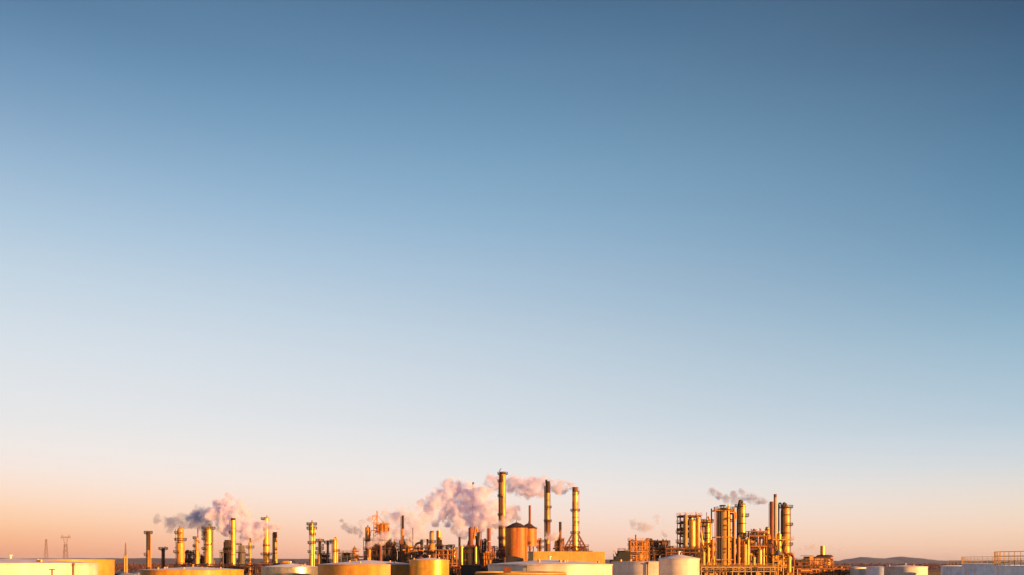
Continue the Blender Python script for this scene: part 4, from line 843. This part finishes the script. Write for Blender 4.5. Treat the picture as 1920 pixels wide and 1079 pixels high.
w = bpy.data.worlds.new('World'); SC.world = w; w.use_nodes = True; nt = w.node_tree; L = nt.links.new
bg = nt.nodes['Background']
sky = nd(nt, 'ShaderNodeTexSky', sky_type='NISHITA'); sky.sun_disc = False; sky.sun_elevation = el
sky.sun_rotation = math.atan2(to_sun.x, to_sun.y)
tc = nd(nt, 'ShaderNodeTexCoord'); sx = nd(nt, 'ShaderNodeSeparateXYZ'); L(tc.outputs['Generated'], sx.inputs[0])
ROWS = [0, 120, 270, 400, 510, 640, 790, 870, 930, 980, 1020, 1050]
MID = [(78, 114, 148), (93, 130, 163), (114, 156, 186), (139, 175, 203), (161, 188, 211), (188, 206, 220), (213, 220, 227), (229, 228, 228), (243, 230, 223), (249, 217, 199), (250, 202, 175), (245, 186, 157)]
LEFT = [(90, 128, 163), (107, 146, 180), (141, 174, 203), (169, 196, 218), (192, 210, 224), (213, 222, 231), (231, 230, 230), (244, 232, 226), (252, 221, 199), (252, 203, 164), (246, 178, 138), (234, 158, 120)]
RIGHT = [(63, 94, 124), (75, 109, 140), (91, 132, 163), (106, 148, 178), (124, 163, 191), (153, 185, 205), (188, 206, 219), (212, 218, 222), (234, 222, 211), (244, 216, 194), (243, 203, 173), (235, 186, 157)]
def ramp(cols, dx=860):
    r = nd(nt, 'ShaderNodeValToRGB'); cr = r.color_ramp; cr.interpolation = 'B_SPLINE'
    st = [(-.05, (150, 110, 85))]
    for y, c in sorted(zip(ROWS, cols), reverse=True):
        dy = HY - y; st.append((dy / math.sqrt(F * F + dx ** 2 + dy * dy), c))
    st += [(.66, tuple(int(v * .72) for v in cols[0])), (1., (52, 86, 150))]
    while len(cr.elements) > 1: cr.elements.remove(cr.elements[-1])
    for i, (p, c) in enumerate(st):
        if i == 0: cr.elements[0].position = (p + .05) / 1.05
        else: cr.elements.new((p + .05) / 1.05)
    for e, (p, c) in zip(sorted(cr.elements, key=lambda e: e.position), sorted(st)): e.color = (*lin(c), 1)
    ma = nd(nt, 'ShaderNodeMapRange'); ma.inputs[1].default_value = -.05; ma.inputs[2].default_value = 1.; L(sx.outputs['Z'], ma.inputs[0]); L(ma.outputs[0], r.inputs['Fac'])
    return r
ra, rm, rb = ramp(LEFT), ramp(MID, 0), ramp(RIGHT)
h2 = nd(nt, 'ShaderNodeCombineXYZ'); L(sx.outputs['X'], h2.inputs[0]); L(sx.outputs['Y'], h2.inputs[1])
ln = nd(nt, 'ShaderNodeVectorMath', operation='NORMALIZE'); L(h2.outputs[0], ln.inputs[0]); sx2 = nd(nt, 'ShaderNodeSeparateXYZ'); L(ln.outputs[0], sx2.inputs[0])
side = nd(nt, 'ShaderNodeMapRange'); side.inputs[1].default_value = -.56; side.inputs[2].default_value = .56; side.inputs[3].default_value = -1.12; side.inputs[4].default_value = 1.12; L(sx2.outputs['X'], side.inputs[0])
def mth(op, a, b):
    n = nd(nt, 'ShaderNodeMath', operation=op)
    for i, v in enumerate((a, b)):
        if isinstance(v, (int, float)): n.inputs[i].default_value = v
        else: L(v, n.inputs[i])
    return n.outputs[0]
u = side.outputs[0]; u2 = mth('MULTIPLY', u, u)
acc = None
for r_, wt in ((ra, mth('MULTIPLY', mth('SUBTRACT', u2, u), .5)), (rm, mth('SUBTRACT', 1., u2)), (rb, mth('MULTIPLY', mth('ADD', u2, u), .5))):   # smooth blend across the azimuth
    k = nd(nt, 'ShaderNodeVectorMath', operation='SCALE'); L(r_.outputs['Color'], k.inputs[0]); L(wt, k.inputs['Scale'])
    if acc is None: acc = k.outputs[0]
    else:
        ad = nd(nt, 'ShaderNodeVectorMath', operation='ADD'); L(acc, ad.inputs[0]); L(k.outputs[0], ad.inputs[1]); acc = ad.outputs[0]
ns = nd(nt, 'ShaderNodeMix', data_type='RGBA', blend_type='ADD'); ns.inputs['Factor'].default_value = 1.
k1 = nd(nt, 'ShaderNodeVectorMath', operation='SCALE'); L(acc, k1.inputs[0]); k1.inputs['Scale'].default_value = 1. / EX / .1
k2 = nd(nt, 'ShaderNodeVectorMath', operation='SCALE'); L(sky.outputs[0], k2.inputs[0]); k2.inputs['Scale'].default_value = .05 / EX
L(k1.outputs[0], ns.inputs['A']); L(k2.outputs[0], ns.inputs['B']); L(ns.outputs['Result'], bg.inputs['Color']); bg.inputs['Strength'].default_value = .1

cam = bpy.data.cameras.new('camera'); cam.lens = 36 * F / 1920; cam.sensor_width = 36; cam.clip_end = 60000; cam.clip_start = .5
cam.shift_y = (HY - 1079 / 2) / 1920
co = bpy.data.objects.new('camera', cam); COL.objects.link(co); co.location = (0, 0, H); co.rotation_euler = (PI / 2, 0, 0)
SC.camera = co
vs = SC.view_settings; vs.view_transform = 'Standard'; vs.look = 'None'; vs.exposure = EXPO; vs.gamma = 1
SC.render.engine = 'CYCLES'; cy = SC.cycles
cy.max_bounces = 12; cy.diffuse_bounces = 3; cy.glossy_bounces = 3; cy.volume_bounces = 10; cy.transparent_max_bounces = 16
cy.use_denoising = True; cy.volume_max_steps = 512
